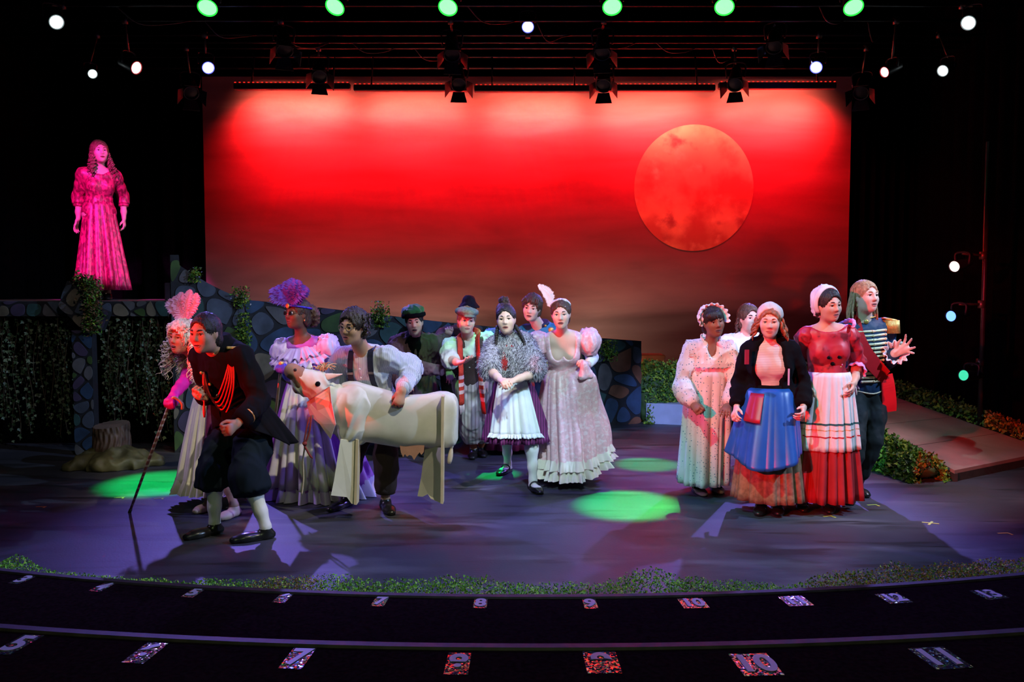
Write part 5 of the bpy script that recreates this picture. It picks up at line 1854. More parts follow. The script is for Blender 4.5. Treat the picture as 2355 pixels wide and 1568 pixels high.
so.cap(f.neck, f.neck + f.spine * .04, .07, .066, .02, cut=(0, 1))
f.wear('shirt', so, c_ivshirt, .009, wr=.014, seed=8)
so = Solid(); f.torso(so, .026)
so.ell(f.neck + f.fwd * .09 + V3(0, 0, .0), (.045, .10, .15), f.R, .01, op=1)
for i in (0, 1): so.ell(f.sh[i] + f.left * (.05 if i else -.05), (.07, .12, .10), f.R, .01, op=1)
f.wear('waistcoat', so, c_vest, .009, wr=.004)
so = Solid(); so.ell(f.pel, (.185, .150, .14), f.R)
for i in (0, 1):
    f.leg(so, i, .040, .058, 1.62, cut=True)
f.wear('trousers', so, c_pale, wr=.018, freq=(16, 16, 4), seed=9)
so = Solid()
for i in (0, 1):
    so = Solid(); f.leg(so, i, .006, .006, 2.0, frm=1.5)
    f.wear('sock', so, cloth('rust_sock', (.36, .09, .04)), .009, wr=.002)
f.shoes(m_blackshoe, .006)
c_scarf = cloth('red_knit', (.50, .035, .02), .85, .25, bump=.4, bscale=70)
c_fringe = cloth('pale_fringe', (.55, .42, .42), .8)
c_band = cloth('scarf_pale_band', (.62, .40, .40), .8)


def knit_strip(pts, w, name):
    pth = spline(pts, 40)
    _, T, N, B = frames(pth, up=(0, -1, 0))
    rings = []
    n_ = 20
    for i in range(40):
        row = []
        for j in range(n_):
            a = j / n_ * 6.283
            x = math.cos(a) * w / 2
            y_ = math.sin(a) * (.014 + .004 * math.cos(x / w * 34) + .002 * math.sin(i * 2.2))
            row.append(pth[i] + B[i] * x + N[i] * y_)
        rings.append(row)
    o = mk(name, loft(rings, caps=(1, 1)), c_scarf, f.t)
    for k in (31, 33, 35):
        seg = np.array(rings)[k:k + 2]
        ctr = seg.mean(1, keepdims=True)
        mk('scarf_band', loft(ctr + (seg - ctr) * 1.08), c_band, o)
    e = pth[-1]
    for j in range(9):
        b = e + B[-1] * (j / 8 - .5) * w * .9
        mk('fringe', tube(spline([b, b + V3(.004, -.004, -.04), b + V3(RNG.uniform(-.01, .01), 0, -.085)], 6), .004, 5), c_fringe, o)
    return o


nb = f.neck + V3(0, 0, .02)
knit_strip([nb + f.left * .02 - f.fwd * .05 + V3(0, 0, .035), nb - f.left * .085 + f.fwd * .03 + V3(0, 0, .01), P(1058, 790, 7.86), P(1060, 850, 7.84), P(1062, 930, 7.88)], .075, 'scarf')
knit_strip([nb + f.left * .0 - f.fwd * .055 + V3(0, 0, .035), nb + f.left * .085 + f.fwd * .02 + V3(0, 0, .015), P(1098, 785, 7.88), P(1104, 860, 7.88), P(1113, 950, 7.92)], .095, 'scarf')
f.haircap(h_ltbrown, .012, hairline=.046)
m_cap = cloth('grey_tweed_cap', (.16, .145, .155), .85, .25, scale=60)
so = Solid(); so.cap(f.H(0, -.02, .082), f.H(0, .055, .086), .112, .092, .03, flat=(f.HR[2], .42))
so.cap(f.H(0, .085, .062), f.H(0, .12, .052), .066, .055, .02, flat=(f.HR[2], .20))
f.wear('flat_cap', so, m_cap, .008, wr=.006)

# ------------------------------------------------------------------ 11 person with bun and blue shawl, behind the girl
c_blueshawl = cloth('pale_blue_shawl', (.20, .34, .58), .9, .2)
f = Fig('person with a brown hair bun and pale blue shawl, hidden behind the fur cape', [((1150, 1022), (1146, 1029)), ((1192, 1022), (1194, 1029))],
        (1160, 762, 8.55), (1165, 860, 8.72), 0, (1160, 722, 8.5, 0, 0, 0),
        [((1108, 810, -1), (1135, 850, -1), (1148, 858, -1)), ((1212, 810, -1), (1190, 850, -1), (1176, 858, -1))],
        S=.98, skin='light', vox=.009, brow=h_brown)
so = Solid(); f.torso(so, .03)
for i in (0, 1): f.arm(so, i, .035, .03, 1.7)
f.wear('shawl', so, c_blueshawl, .010, wr=.014, freq=(30, 30, 30))
sk = Skirt(lerp(f.pel, f.neck, .25), V3(f.pel[0], f.pel[1] - .03, .05), (.15, .12), (.30, .26), f.yaw, .1, 10, 2)
mk('skirt', sk.surf(0, 1, 90, 10), c_wine, f.t, solid=.004)
f.shoes(m_blackshoe)
f.haircap(h_ltbrown, .012)
so = Solid(); so.ell(f.H(0, -.02, .142), (.052, .05, .042))
f.wear('hair_bun', so, h_ltbrown, .007, wr=.014, freq=(40, 40, 60))

# ------------------------------------------------------------------ 12 man in blue gold-trimmed jacket
c_bluej = cloth('bright_blue_jacket', (.02, .14, .30), .6)
c_yel = cloth('yellow_lining', (.50, .50, .06), .6)
f = Fig('person in blue jacket with gold braid, peering out behind the pink ballgown', [((1226, 1036), (1222, 1046)), ((1266, 1036), (1268, 1046))],
        (1246, 752, 8.35), (1254, 852, 8.52), -8, (1223, 708, 8.18, -12, 6, -8),
        [((1204, 806, -1), (1226, 850, -1), (1236, 862, -1)), ((1298, 800, 1), (1290, 850, -1), (1286, 870, -1))],
        S=1.02, sex='m', skin='fair', brow=h_brown, mouth='part', vox=.0066)
so = Solid(); f.torso(so, .026)
for i in (0, 1): f.arm(so, i, .028, .026, 1.86)
so.cap(f.neck, f.neck + f.spine * .055, .078, .072, .02, cut=(0, 1))
f.wear('jacket', so, c_bluej, .009, seed=3)
so = Solid(); so.cap(f.neck + f.spine * .02, f.neck + f.spine * .062, .082, .078, .02, cut=(1, 1))
f.wear('collar', so, c_navy, .008, wr=0)
for k in range(5):
    c = lerp(f.pel, f.neck, .9 - .12 * k) + f.fwd * .142
    mk('gold_braid', tube(spline([c - f.left * .11 - f.fwd * .03, c, c + f.left * .11 - f.fwd * .03], 9), .008, 6), c_gold, f.t)
mk('gold_motif', lathe(f.neck + f.left * .10 + f.fwd * .075 - f.spine * .0, f.fwd + V3(0, 0, .4), [(0, .030), (.008, .024), (.012, .002)], 8), c_gold, f.t)
mk('gold_motif', lathe(f.neck + f.left * .05 + f.fwd * .075 + f.spine * .045, f.fwd, [(0, .014), (.006, .002)], 8), c_gold, f.t)
so = Solid(); so.ell(f.pel, (.178, .138, .15), f.R)
for i in (0, 1): f.leg(so, i, .026, .03, 1.9)
f.wear('trousers', so, c_navy, .012)
so = Solid(); so.cap(P(1246, 818, 8.05), P(1252, 850, 8.05), .045, .05, flat=(V3(0, 1, 0), .4)); f.wear('sash', so, c_yel, .009)
f.shoes(m_blackshoe)
f.haircap(h_brown, .018, hairline=.034, amp=.012)
rg = np.random.default_rng(9)
rt = [(f.H(x, .06, .10), f.H(x * 1.25 - .01, .088, .048 + rg.uniform(-.012, .012))) for x in np.linspace(-.06, .06, 16)]
f.locks(h_brown, rt, r=.010, seed=1, n=8)

# ------------------------------------------------------------------ 10 girl with braids and fur cape
c_purple = cloth('purple_stripe_skirt', (.17, .025, .12), .7)
overlay(c_purple, (.06, .01, .05), 'stripes', 14, .7, .2, 'X')
c_apron = cloth('white_apron', (.66, .68, .70), .7, .05)
c_fur = M('grey_fur', (.28, .26, .29), .9, var=.6, scale=40)
f = Fig('person with two dark braids, grey fur cape, white apron and white stockings', [((1172, 1082), (1142, 1097)), ((1222, 1122), (1259, 1150))],
        (1170, 782, 7.02), (1184, 892, 7.14), 6, (1164, 735, 6.95, -6, -2, 3),
        [((1128, 852, -1), (1152, 874, -1), (1166, 878, -1), (0, .6, -.6), {'curl': .8}), ((1233, 856, -1), (1178, 876, -1), (1160, 880, -1), (0, .6, -.5), {'curl': .6})],
        S=.97, skin='fair', brow=h_dark, mouth='part', eyes=True)
so = Solid(); f.torso(so, .014); f.arm(so, 0, .014, .014, 1.0); f.arm(so, 1, .014, .014, .9)
f.wear('bodice', so, c_redw, seed=2)
sk = Skirt(lerp(f.pel, f.neck, .27), V3(P(1190, 1012, 7.1)[0], 7.1, P(1190, 1012, 7.1)[2]), (.13, .105), (.27, .23), f.yaw, .10, 11, 6, prof=.8)
mk('skirt', sk.surf(), c_purple, f.t, solid=.004)
ap = mk('apron', sk.surf(.02, .86, 60, 16, .016, .95, 2.55), c_apron, f.t, solid=.003)
mk('apron_frill', sk.surf(.84, .90, 160, 5, lambda th, q: .018 + .014 * q * (1 + np.sin(th * 70)), .93, 2.57), c_apron, ap, solid=.002)
so = Solid(); so.cap(f.neck + f.spine * .0, lerp(f.pel, f.neck, .40) - f.left * .0, .10, .265, .05, flat=(f.fwd, .74), cut=(0, 1))
for i in (0, 1): so.cap(f.sh[i] + f.left * (-.02 if i else .02) + V3(0, 0, .01), lerp(f.sh[i], f.el[i], .80), .088, .100, .10)
so.cap(f.neck - f.left * .2 + V3(0, 0, -.415), f.neck + f.left * .2 + V3(0, 0, -.415), .12, op=1, k=.02)
so.cap(f.neck - f.left * .05 + f.fwd * .12, lerp(f.pel, f.neck, .30) - f.left * .13 + f.fwd * .25, .035, .12, .02, op=1)
V, Q, fm = so.mesh(.010, lambda V: .012 * (vnoise(V * 40, 2) - .5))
cape = mk('fur_cape', (V, Q), c_fur, f.t)
N = normals(V, Q)
rg = np.random.default_rng(3)
idx = rg.choice(len(V), 15000)
base = V[idx]
dirs = N[idx] * .55 + V3(0, 0, -1) * .75 + rg.normal(0, .35, (15000, 3))
dirs /= np.linalg.norm(dirs, axis=1)[:, None]
L = rg.uniform(.02, .042, 15000)[:, None]
sdv = np.cross(dirs, N[idx]); sdv /= np.maximum(np.linalg.norm(sdv, axis=1), 1e-6)[:, None]
sdv *= .0026
TV = np.stack([base - sdv, base + sdv, base + dirs * L], 1).reshape(-1, 3)
m_f1, m_f2, m_f3 = M('fur_tip_silver', (.52, .50, .56), .8, var=.2), M('fur_tip_dark', (.05, .045, .055), .8, var=.2), M('fur_tip_grey', (.24, .22, .26), .8, var=.2)
mk('fur_hair', (TV, np.arange(45000).reshape(-1, 3)), [m_f1, m_f2, m_f3], cape, smooth=False, fm=rg.choice(3, 15000, p=(.45, .25, .3)), kind='stuff')
f.stockings(m_white_leather, .9)
f.shoes(m_blackshoe, .006, strap=True)
f.haircap(h_dark, .009, hairline=.050)
for g in (-1, 1):
    st = f.H(g * .074, .0, -.055)
    en = f.neck + f.left * g * .115 + f.fwd * .13 - f.spine * (.17 if g < 0 else .13)
    mid = f.neck + f.left * g * .115 + f.fwd * .09 + f.spine * .0
    pth = spline([st, mid, en], 34)
    _, T, N_, B_ = frames(pth)
    strands = []
    for ph in (0, 2.094, 4.189):
        t = np.linspace(0, 1, 34)
        o_ = (np.sin(t * 34 + ph) * .012)[:, None] * B_ + (np.sin(2 * (t * 34 + ph)) * .006)[:, None] * N_
        strands.append(tube(pth + o_, np.interp(t, [0, .9, 1], [.013, .010, .004]), 6))
    br = mk('braid', join(*strands), h_dark, f.t)
    br['kind'] = 'stuff'
    mk('red_ribbon', join(tube([en + V3(-.012, -.01, .03), en + V3(.012, -.01, .03)], .016, 8), tube(spline([en + V3(0, -.02, .03), en + V3(.02 * g, -.03, -.02), en + V3(.03 * g, -.03, -.08)], 8), .006, 6)), c_redw, f.t)

# ------------------------------------------------------------------ 13 lady in pink ballgown
c_gown = cloth('pale_pink_brocade', (.70, .40, .44), .38, .12, spec=.5, scale=30)
overlay(c_gown, (.74, .54, .57), 'noise', 34, .56, .06)
c_ruff = cloth('cream_lace', (.68, .60, .52), .7, .08)
f = Fig('person in pale pink ballgown with puffed sleeves and white feather, lifting the skirt', [((1290, 1095), (1280, 1108)), ((1312, 1096), (1326, 1115))],
        (1293, 768, 7.12), (1298, 872, 7.30), 2, (1290, 722, 7.0, -3, 6, 2),
        [((1240, 836, 1), (1272, 892, -1), (1284, 905, -1), (.6, .4, 0), {'curl': .8}), ((1364, 822, 1), (1352, 838, -1), (1338, 828, -1), (0, .5, -.8), {'curl': 1.2})],
        S=1.0, skin='fair', brow=h_brown, mouth='part', iris=m_irisb)
so = Solid(); f.torso(so, .013)
for g in (-1, 1): so.ell(f.neck + f.fwd * .10 + f.left * g * .046 - f.spine * .035, (.066, .10, .155), f.R, .012, op=1)
f.wear('bodice', so, c_gown, .007, wr=.002)
for i, g in ((0, -1), (1, 1)):
    so = Solid(); c = lerp(f.sh[i], f.el[i], .22) + f.left * g * .045 + V3(0, 0, .012)
    so.ell(c, (.095, .098, .118), rot := None, .03); so.cap(c, lerp(f.sh[i], f.el[i], .85), .085, .05, .04); so.cap(f.sh[i] - f.left * g * .035, c, .045, .07, .04)
    f.wear('puff_sleeve', so, c_gown, .008, wr=.013, freq=(20, 20, 5), seed=i + 3)
so = Solid(); f.arm(so, 1, .010, .008, 1.9, frm=.7, cut=True); f.wear('lower_sleeve', so, c_white, .008, wr=.004)
so = Solid(); f.arm(so, 0, .010, .008, 1.9, frm=.7, cut=True); f.wear('lower_sleeve', so, c_gown, .008, wr=.004)
w = lerp(f.pel, f.neck, .22)
bt = P(1318, 1082, 7.28)
sk = Skirt(w, V3(bt[0], 7.26, bt[2]), (.135, .11), (.315, .30), f.yaw, .12, 11, 9, prof=.55, lift=lambda th: .17 * np.exp(-((th - .15) / .75) ** 2) + .17 * np.exp(-((th - 6.43) / .75) ** 2) - .03,
           sway=lambda th, t: (lambda A, B: np.stack([.065 * B + .06 * A, -.10 * A, .11 * A], -1))(np.exp(-((((th - .75 + math.pi) % (2 * math.pi)) - math.pi) / .55) ** 2) * np.exp(-((t - .16) / .14) ** 2), np.exp(-((((th - .25 + math.pi) % (2 * math.pi)) - math.pi) / .9) ** 2) * np.sin(math.pi * np.clip(t * 1.2 - .1, 0, 1))))
mk('ball_skirt', sk.surf(0, .95, 200, 24), c_gown, f.t, solid=.004)
mk('lace_flounce', sk.ruffle(.82, .91, .040, 44), c_ruff, f.t)
mk('lace_flounce', sk.ruffle(.91, 1.0, .045, 50, 2), c_ruff, f.t)
# ridge of gathered skirt held by the hand
so = Solid()
hp = P(1344, 838, 7.0)
sw = spline([hp, P(1322, 856, 6.99), P(1300, 880, 6.985), P(1284, 902, 7.0)], 8)
so.cap(hp, P(1356, 862, 7.03), .022, .035, .05); so.cap(hp, P(1338, 866, 7.01), .022, .035, .05)
f.wear('gathered_fold', so, c_gown, .008, wr=.006, freq=(22, 22, 6))
f.shoes(m_nudeshoe, .004, strap=True)
f.haircap(h_brown, .010, hairline=.046)
so = Solid(); so.ell(f.H(0, -.10, .03), (.06, .045, .055)); f.wear('hair_bun', so, h_brown, .008, wr=.01)
mk('tiara', join(*[tube([f.H(.082 * math.cos(a), .005 + .055 * math.sin(a) * .3, .07 + .062 * math.sin(a) - dz), f.H(.082 * math.cos(a), .01, .088 + .062 * math.sin(a) - dz)], [.007, .004], 5) for a in np.linspace(.25, 2.9, 22) for dz in (.012,)]), M('silver_beads', (.8, .78, .82), .25, metal=.6), f.t, kind='stuff')
m_fwhite = M('white_feather', (.80, .76, .82), .7, var=.06)
feather(f.H(-.085, -.01, .06), P(1240, 656, 6.98), (.035, 0, .02), .045, m_fwhite, f.t, 40, droop=.15)
feather(f.H(-.085, -.01, .06), P(1246, 664, 6.98), (.02, 0, .0), .035, m_fwhite, f.t, 41, droop=.15)

# ------------------------------------------------------------------ 14 lady in nightgown and mob cap
c_night = cloth('printed_nightgown', (.66, .64, .60), .8, .05)
overlay(c_night, (.06, .20, .24), 'dots', 44, .20, .06)
f = Fig('person in white frilled nightcap and dotted long nightgown', [((1598, 1126), (1626, 1148)), ((1640, 1122), (1658, 1138))],
        (1634, 790, 6.72), (1624, 925, 6.84), 14, (1640, 740, 6.62, 22, 2, 8),
        [((1568, 888, -1), (1594, 930, -1), (1608, 946, -1), (.4, .4, -.3), {'curl': 1.3}), ((1694, 880, -1), (1676, 930, -1), (1668, 945, -1))],
        S=.98, skin='brown', brow=h_dark, mouth='part')
so = Solid(); f.torso(so, .026)
so.cap(f.neck, f.neck + f.spine * .02, .08, .075, .02, cut=(0, 1))
f.arm(so, 0, .030, .030, 1.80); f.arm(so, 1, .030, .028, 1.80)
so.ell(lerp(f.el[0], f.wr[0], .3), (.068, .068, .09), None, .05)
so.ell(f.neck + f.fwd * .11 + V3(0, 0, .01), (.05, .08, .10), f.R, .01, op=1)
f.wear('nightgown_top', so, c_night, .008, wr=.010, freq=(26, 26, 6), seed=4)
sk = Skirt(lerp(f.pel, f.neck, .55), V3(P(1616, 1108, 6.84)[0], 6.84, P(1616, 1108, 6.84)[2]), (.185, .16), (.185, .20), f.yaw, .20, 7, 12, prof=1.0)
mk('nightgown_skirt', sk.surf(0, 1, 160, 22), c_night, f.t, solid=.004)
yk = [lerp(f.pel, f.neck, .74) + f.left * x + f.fwd * (.165 - .9 * x * x) for x in np.linspace(-.16, .16, 30)]
yk = np.array(yk) + np.stack([np.zeros(30), np.zeros(30), .006 * np.sin(np.arange(30) * 1.9)], 1)
ribbon(yk, .030, .006, c_night, f.t, 'yoke_frill', wdir=V3(0, 0, 1))
for i in (0, 1):
    c = f.sh[i] + f.left * (.02 if i else -.02)
    pts = [c + f.fwd * .085 * math.cos(a) + V3(0, 0, .075 * math.sin(a) + .004 * math.sin(a * 30)) for a in np.linspace(-.3, math.pi, 24)]
    ribbon(pts, .035, .005, c_night, f.t, 'shoulder_frill', wdir=f.left)
col_ = [f.neck + V3(0, 0, .045) + f.left * .078 * math.cos(a) + f.fwd * (.078 * math.sin(a)) - f.spine * (.09 * max(math.sin(a), 0) ** 3) + f.spine * .006 * math.sin(a * 26) for a in np.linspace(1.75, 7.67, 50)]
ribbon(col_, .028, .005, c_night, f.t, 'collar_frill', wdir=V3(0, 0, 1))
f.stockings(c_black, 1.3, .004)
f.shoes(M('two_tone_shoe', (.42, .26, .22), .4), .005, strap=True)
def bangs(so):
    so.ell(f.H(-.025, .075, .058), (.058 * f.hs, .026, .038), f.HR, .02)
f.haircap(h_dark, .012, hairline=.020, fringe=-.02, extra=bangs)
th = np.linspace(-.45, math.pi + .45, 130)
def capring(yy, r, zz, wav):
    return np.array([f.H((r + wav * math.sin(a * 17)) * math.cos(a), yy - .02 * math.sin(a) + .6 * wav * math.sin(a * 17 + 1), zz + (r + wav * math.sin(a * 17)) * math.sin(a)) for a in th])
mk('nightcap_frill', loft([capring(.000, .094, .028, 0), capring(.014, .112, .028, .004), capring(.030, .126, .028, .008)], closed=False), c_white, f.t, solid=.004)
so = Solid(); so.ell(f.H(0, -.045, .040), np.array((.100, .088, .102)) * f.hs, f.HR)
f.wear('nightcap', so, c_white, .008, wr=.012, freq=(25, 25, 25))

# ------------------------------------------------------------------ 15 person behind, dark wavy hair
f = Fig('person with long dark wavy hair and white shirt, half hidden behind the kerchief', [((1708, 1066), (1704, 1076)), ((1740, 1066), (1742, 1076))],
        (1714, 774, 7.85), (1716, 885, 7.92), 15, (1722, 732, 7.78, 28, 0, 2),
        [((1672, 830, -1), (1690, 885, -1), (1694, 900, -1)), ((1760, 830, -1), (1748, 885, -1), (1744, 900, -1))],
        S=1.0, sex='m', skin='light', brow=h_dark, vox=.007)
so = Solid(); f.torso(so, .024)
for i in (0, 1): f.arm(so, i, .03, .03, 1.85)
so.cap(f.neck, f.neck + f.spine * .04, .074, .07, .02, cut=(0, 1))
f.wear('shirt', so, c_white, .009, wr=.012)
so = Solid(); so.ell(f.pel, (.178, .138, .15), f.R)
for i in (0, 1): f.leg(so, i, .026, .03, 1.9)
f.wear('trousers', so, c_black, .012)
f.shoes(m_blackshoe)
f.haircap(h_brown, .016, hairline=.044)
rg = np.random.default_rng(12)
rt = [(f.H(.08 * math.sin(a), -.02 - .08 * math.cos(a), .02), f.H(.10 * math.sin(a), -.03 - .09 * math.cos(a), rg.uniform(-.17, -.10))) for a in rg.uniform(-1.4, 1.4, 34)]
f.locks(h_brown, rt, curl=.008, turns=2.5, r=.011, seed=4)

# ------------------------------------------------------------------ 16 lady in black jacket and blue apron
c_blueap = cloth('blue_satin_apron', (.012, .085, .34), .35, .1, spec=.5)
c_goldsk = cloth('gold_brown_brocade', (.22, .15, .085), .5, .35, scale=30)
c_blouse = cloth('white_blouse_pleat_shade', (.66, .64, .60), .8, .05)
overlay(c_blouse, (.46, .44, .42), 'stripes', 26, .66, .22, 'Z')  # shade between pleats painted into the colour as soft darker stripes
c_kerch = cloth('cream_kerchief', (.62, .52, .46), .8, .1)
c_redsat = cloth('dark_red_satin', (.30, .012, .03), .4, .1, spec=.5)
f = Fig('person in cream kerchief, black jacket and shiny blue apron held out at the sides', [((1752, 1172), (1744, 1188)), ((1786, 1172), (1790, 1188))],
        (1771, 788, 6.25), (1772, 915, 6.32), 0, (1770, 738, 6.17, 0, 8, 0),
        [((1700, 880, 1), (1694, 938, -1), (1684, 960, -1), (.7, .4, 0), {'curl': .9}), ((1846, 880, 1), (1848, 938, -1), (1846, 962, -1), (-.7, .2, 0), {'curl': .8})],
        S=.99, skin='fair', brow=h_ginger, iris=m_irisb, gaze=(0, -.2))
so = Solid(); f.torso(so, .014); so.cap(f.neck, f.neck + f.spine * .045, .066, .062, .02, cut=(0, 1))
f.wear('blouse', so, c_blouse, .008, wr=.004)
so = Solid(); f.torso(so, .034, lo=.3)
for i in (0, 1): f.arm(so, i, .024, .026, 1.90, cut=True, k=.02)
so.ell(lerp(f.pel, f.neck, .0), (.20, .16, .20), f.R, .05)
so.cap(f.neck + f.fwd * .17 + V3(0, 0, .10), f.pel + f.fwd * .20 - V3(0, 0, .3), .115, .125, .01, op=1)
f.wear('jacket', so, c_black, .009, wr=.008, seed=6)
for px, py, w_, h_ in ((1722, 822, .030, .105),):
    q = P(px, py, 6.05)
    mk('jacket_trim', box(q + V3(0, .05, 0), (w_, .012, h_), rz=.3), c_redsat, f.t, smooth=False)
q = P(1818, 868, 6.05); mk('jacket_trim', box(q + V3(0, .04, 0), (.012, .012, .12), rz=-.2), c_lilac, f.t, smooth=False)
w = lerp(f.pel, f.neck, .22)
bt = P(1756, 1144, 6.3)
sk = Skirt(w, V3(bt[0] + .04, 6.3, bt[2]), (.15, .12), (.25, .23), f.yaw, .10, 9, 5, prof=.8)
mk('skirt', sk.surf(), c_goldsk, f.t, solid=.004)
sk2 = Skirt(lerp(f.pel, f.neck, .20), V3(P(1764, 1072, 6.15)[0], 6.22, P(1764, 1072, 6.15)[2]), (.150, .13), (.235, .24), f.yaw, .12, 5, 8, prof=.6,
            lift=lambda th: .10 * np.abs(np.cos(th)) ** 2)
mk('apron', sk2.surf(0, 1, 110, 22, lambda th, q: .014 + .02 * q, .02, math.pi - .02), c_blueap, f.t, solid=.004)
mk('waist_band', tube([w - f.spine * .025, w + f.spine * .035], [.172, .168], 30, up=f.fwd, flat=.80), c_black, f.t)
mk('hanging_panel', sk2.surf(.06, .42, 24, 8, lambda th, q: .024 + .02 * q, 1.78, 2.35), c_redsat, f.t, solid=.005)
f.shoes(m_blackshoe)
f.haircap(h_ginger, .012, hairline=.040)
rg = np.random.default_rng(14)
rt = []
for k in range(60):
    a = rg.uniform(-2.1, 2.1); g = 1 if a > 0 else -1
    rt.append((f.H(.080 * math.sin(a), -.01 - .08 * math.cos(a), rg.uniform(-.02, .05)), f.H(.115 * math.sin(a) + g * .015, -.02 - .09 * math.cos(a) * (1 if abs(a) < 1.4 else .4), rg.uniform(-.165, -.11))))
f.locks(h_ginger, rt, curl=.008, turns=2, r=.011, seed=5)
so = Solid(); so.ell(f.H(0, -.018, .045), np.array((.092, .110, .094)) * f.hs, f.HR); so.ell(f.H(0, .115, -.012), np.array((.105, .105, .118)) * f.hs, f.HR, .01, op=1)
so.ell(f.H(0, 0, -.09), np.array((.2, .2, .10)) * f.hs, f.HR, .02, op=1)
f.wear('kerchief', so, c_kerch, .007, wr=.005)

# ------------------------------------------------------------------ 17 lady in red bodice and white apron
c_redb = cloth('red_bodice', (.42, .02, .04), .45, .15, spec=.5)
overlay(c_redb, (.16, .01, .02), 'noise', 14, .60, .06)
c_redsk = cloth('dark_red_skirt', (.30, .015, .02), .7, .12)
c_ap2 = cloth('white_banded_apron', (.64, .62, .60), .75, .06)
f = Fig('person in white bonnet, red bodice and white apron over a long red skirt', [((1842, 1165), (1848, 1180)), ((1898, 1168), (1908, 1182))],
        (1903, 752, 6.33), (1900, 885, 6.40), 18, (1905, 702, 6.26, 38, 4, 4),
        [((1845, 830, 1), (1856, 880, -1), (1862, 900, -1)), ((1972, 832, 1), (1964, 882, -1), (1957, 908, -1), (-.8, .3, 0), {'curl': .5})],
        S=1.0, skin='light', brow=h_dark, mouth='part')
so = Solid(); f.torso(so, .016)
so.ell(f.neck + f.fwd * .03 + V3(0, 0, .065), (.135, .10, .105), f.R, .012, op=1)
f.wear('bodice', so, c_redb, .008, wr=.004)
for i in (0, 1):
    so = Solid(); f.arm(so, i, .022, .024, 1.15, cut=True); so.ell(lerp(f.sh[i], f.el[i], .15), (.064, .064, .066), None, .04)
    f.wear('sleeve', so, c_redb, .008, wr=.014, freq=(14, 14, 8), seed=i)
    a, b = lerp(f.el[i], f.wr[i], .12), lerp(f.el[i], f.wr[i], .40)
    ax = nrm(b - a)
    u = nrm(np.cross(ax, (0, 1, 0))); v = np.cross(ax, u)
    th = np.linspace(0, 2 * math.pi, 60, endpoint=False)
    mk('cuff_ruffle', loft([a + (r + .008 * q * np.sin(th * 9))[:, None] * (np.cos(th)[:, None] * u + np.sin(th)[:, None] * v) + ax * q * .085 for q, r in ((0, .052 + 0 * th), (.5, .060 + 0 * th), (1, .074 + 0 * th))]), c_pink, f.t, solid=.003)
w = lerp(f.pel, f.neck, .24)
bt = P(1884, 1141, 6.38)
sk = Skirt(w, V3(bt[0], 6.38, bt[2]), (.15, .125), (.275, .25), f.yaw, .13, 10, 15, prof=.7)
mk('skirt', sk.surf(), c_redsk, f.t, solid=.004)
ap = mk('apron', sk.surf(.0, .60, 200, 16, .016, .25, 2.75), c_ap2, f.t, solid=.003)
for t0, t1, mt in ((.385, .40, cloth('teal_band', (.02, .10, .10))), (.485, .495, c_redw), (.435, .44, c_gold)):
    mk('apron_band', sk.surf(t0, t1, 200, 3, .0215, .25, 2.75), mt, ap)
so = Solid(); so.cap(lerp(f.pel, f.neck, .34) + f.fwd * .02, lerp(f.pel, f.neck, .12) + f.fwd * .125, .14, .045, .03, flat=(f.fwd, .7)); f.wear('bodice_point', so, c_redb, .009, wr=.003)
fr = [f.sh[1] + V3(0, 0, .06) + f.fwd * .09 * math.cos(a) + f.left * .035 * math.sin(a) + V3(0, 0, .03 * math.sin(a) + .008 * math.sin(a * 12)) for a in np.linspace(.2, 3, 24)]
mk('shoulder_ruffle', tube(fr, .014, 6), c_pink, f.t)
for q, b, o_, r_, mt in ((.56, -.035, .152, .013, c_black), (.56, .04, .152, .013, c_black), (.44, .0, .128, .015, c_black), (.36, .07, .098, .009, c_gold), (.40, .08, .098, .008, c_pink), (.33, .06, .1, .009, c_pink)):
    mk('embroidered_flower', lathe(lerp(f.pel, f.neck, q) + f.left * b + f.fwd * o_, f.fwd, [(0, r_), (.005, r_ * .8), (.007, .001)], 9), mt, f.t)
f.shoes(m_blackshoe, .005, strap=True)
f.haircap(h_dark, .014, hairline=.046)
c_bon = cloth('white_bonnet', (.68, .66, .70), .75, .05)
so = Solid(); so.ell(f.H(0, -.05, .035), np.array((.096, .088, .115)) * f.hs, f.HR); so.ell(f.H(0, -.06, -.05), np.array((.075, .055, .055)) * f.hs, f.HR, .03); so.ell(f.H(0, .085, -.0), np.array((.12, .092, .16)) * f.hs, f.HR, .01, op=1)
f.wear('bonnet', so, c_bon, .007, wr=.010, freq=(30, 30, 14))
mk('bonnet_band', tube([f.H(.100 * math.cos(a), -.012 + .012 * math.sin(a), .028 + .118 * math.sin(a)) for a in np.linspace(-.75, math.pi + .75, 30)], .020, 8, flat=.4), c_bon, f.t)

# ------------------------------------------------------------------ 18 prince
c_hussar = cloth('dark_blue_hussar', (.010, .035, .085), .6)
c_sash = cloth('red_sash', (.62, .010, .018), .7, .08)
c_frog = M('cream_frogging', (.66, .58, .36), .5, var=.12, scale=50)
f = Fig('person in navy hussar jacket and red sash with long fair hair, one hand raised', [((1944, 1148), (1956, 1162)), ((1962, 1132), (1990, 1143))],
        (1990, 742, 6.78), (1987, 892, 6.84), 30, (1990, 683, 6.72, 42, -6, 0),
        [((1944, 815, 1), (1952, 870, -1), (1956, 890, -1)), ((2032, 832, 1), (2058, 812, -1), (2092, 796, -1), (-.35, -.85, .25), {'curl': .45, 'spread': .45, 'thumb': -1})],
        S=1.05, sex='m', skin='fair', brow=h_blond, mouth='part', smile=1)
so = Solid(); f.torso(so, .022)
f.arm(so, 0, .026, .026, 1.86, cut=True); f.arm(so, 1, .026, .034, 1.80, cut=True)
so.cap(f.neck - f.spine * .01, f.neck + f.spine * .055 - f.fwd * .01, .078, .070, .02, cut=(0, 1))
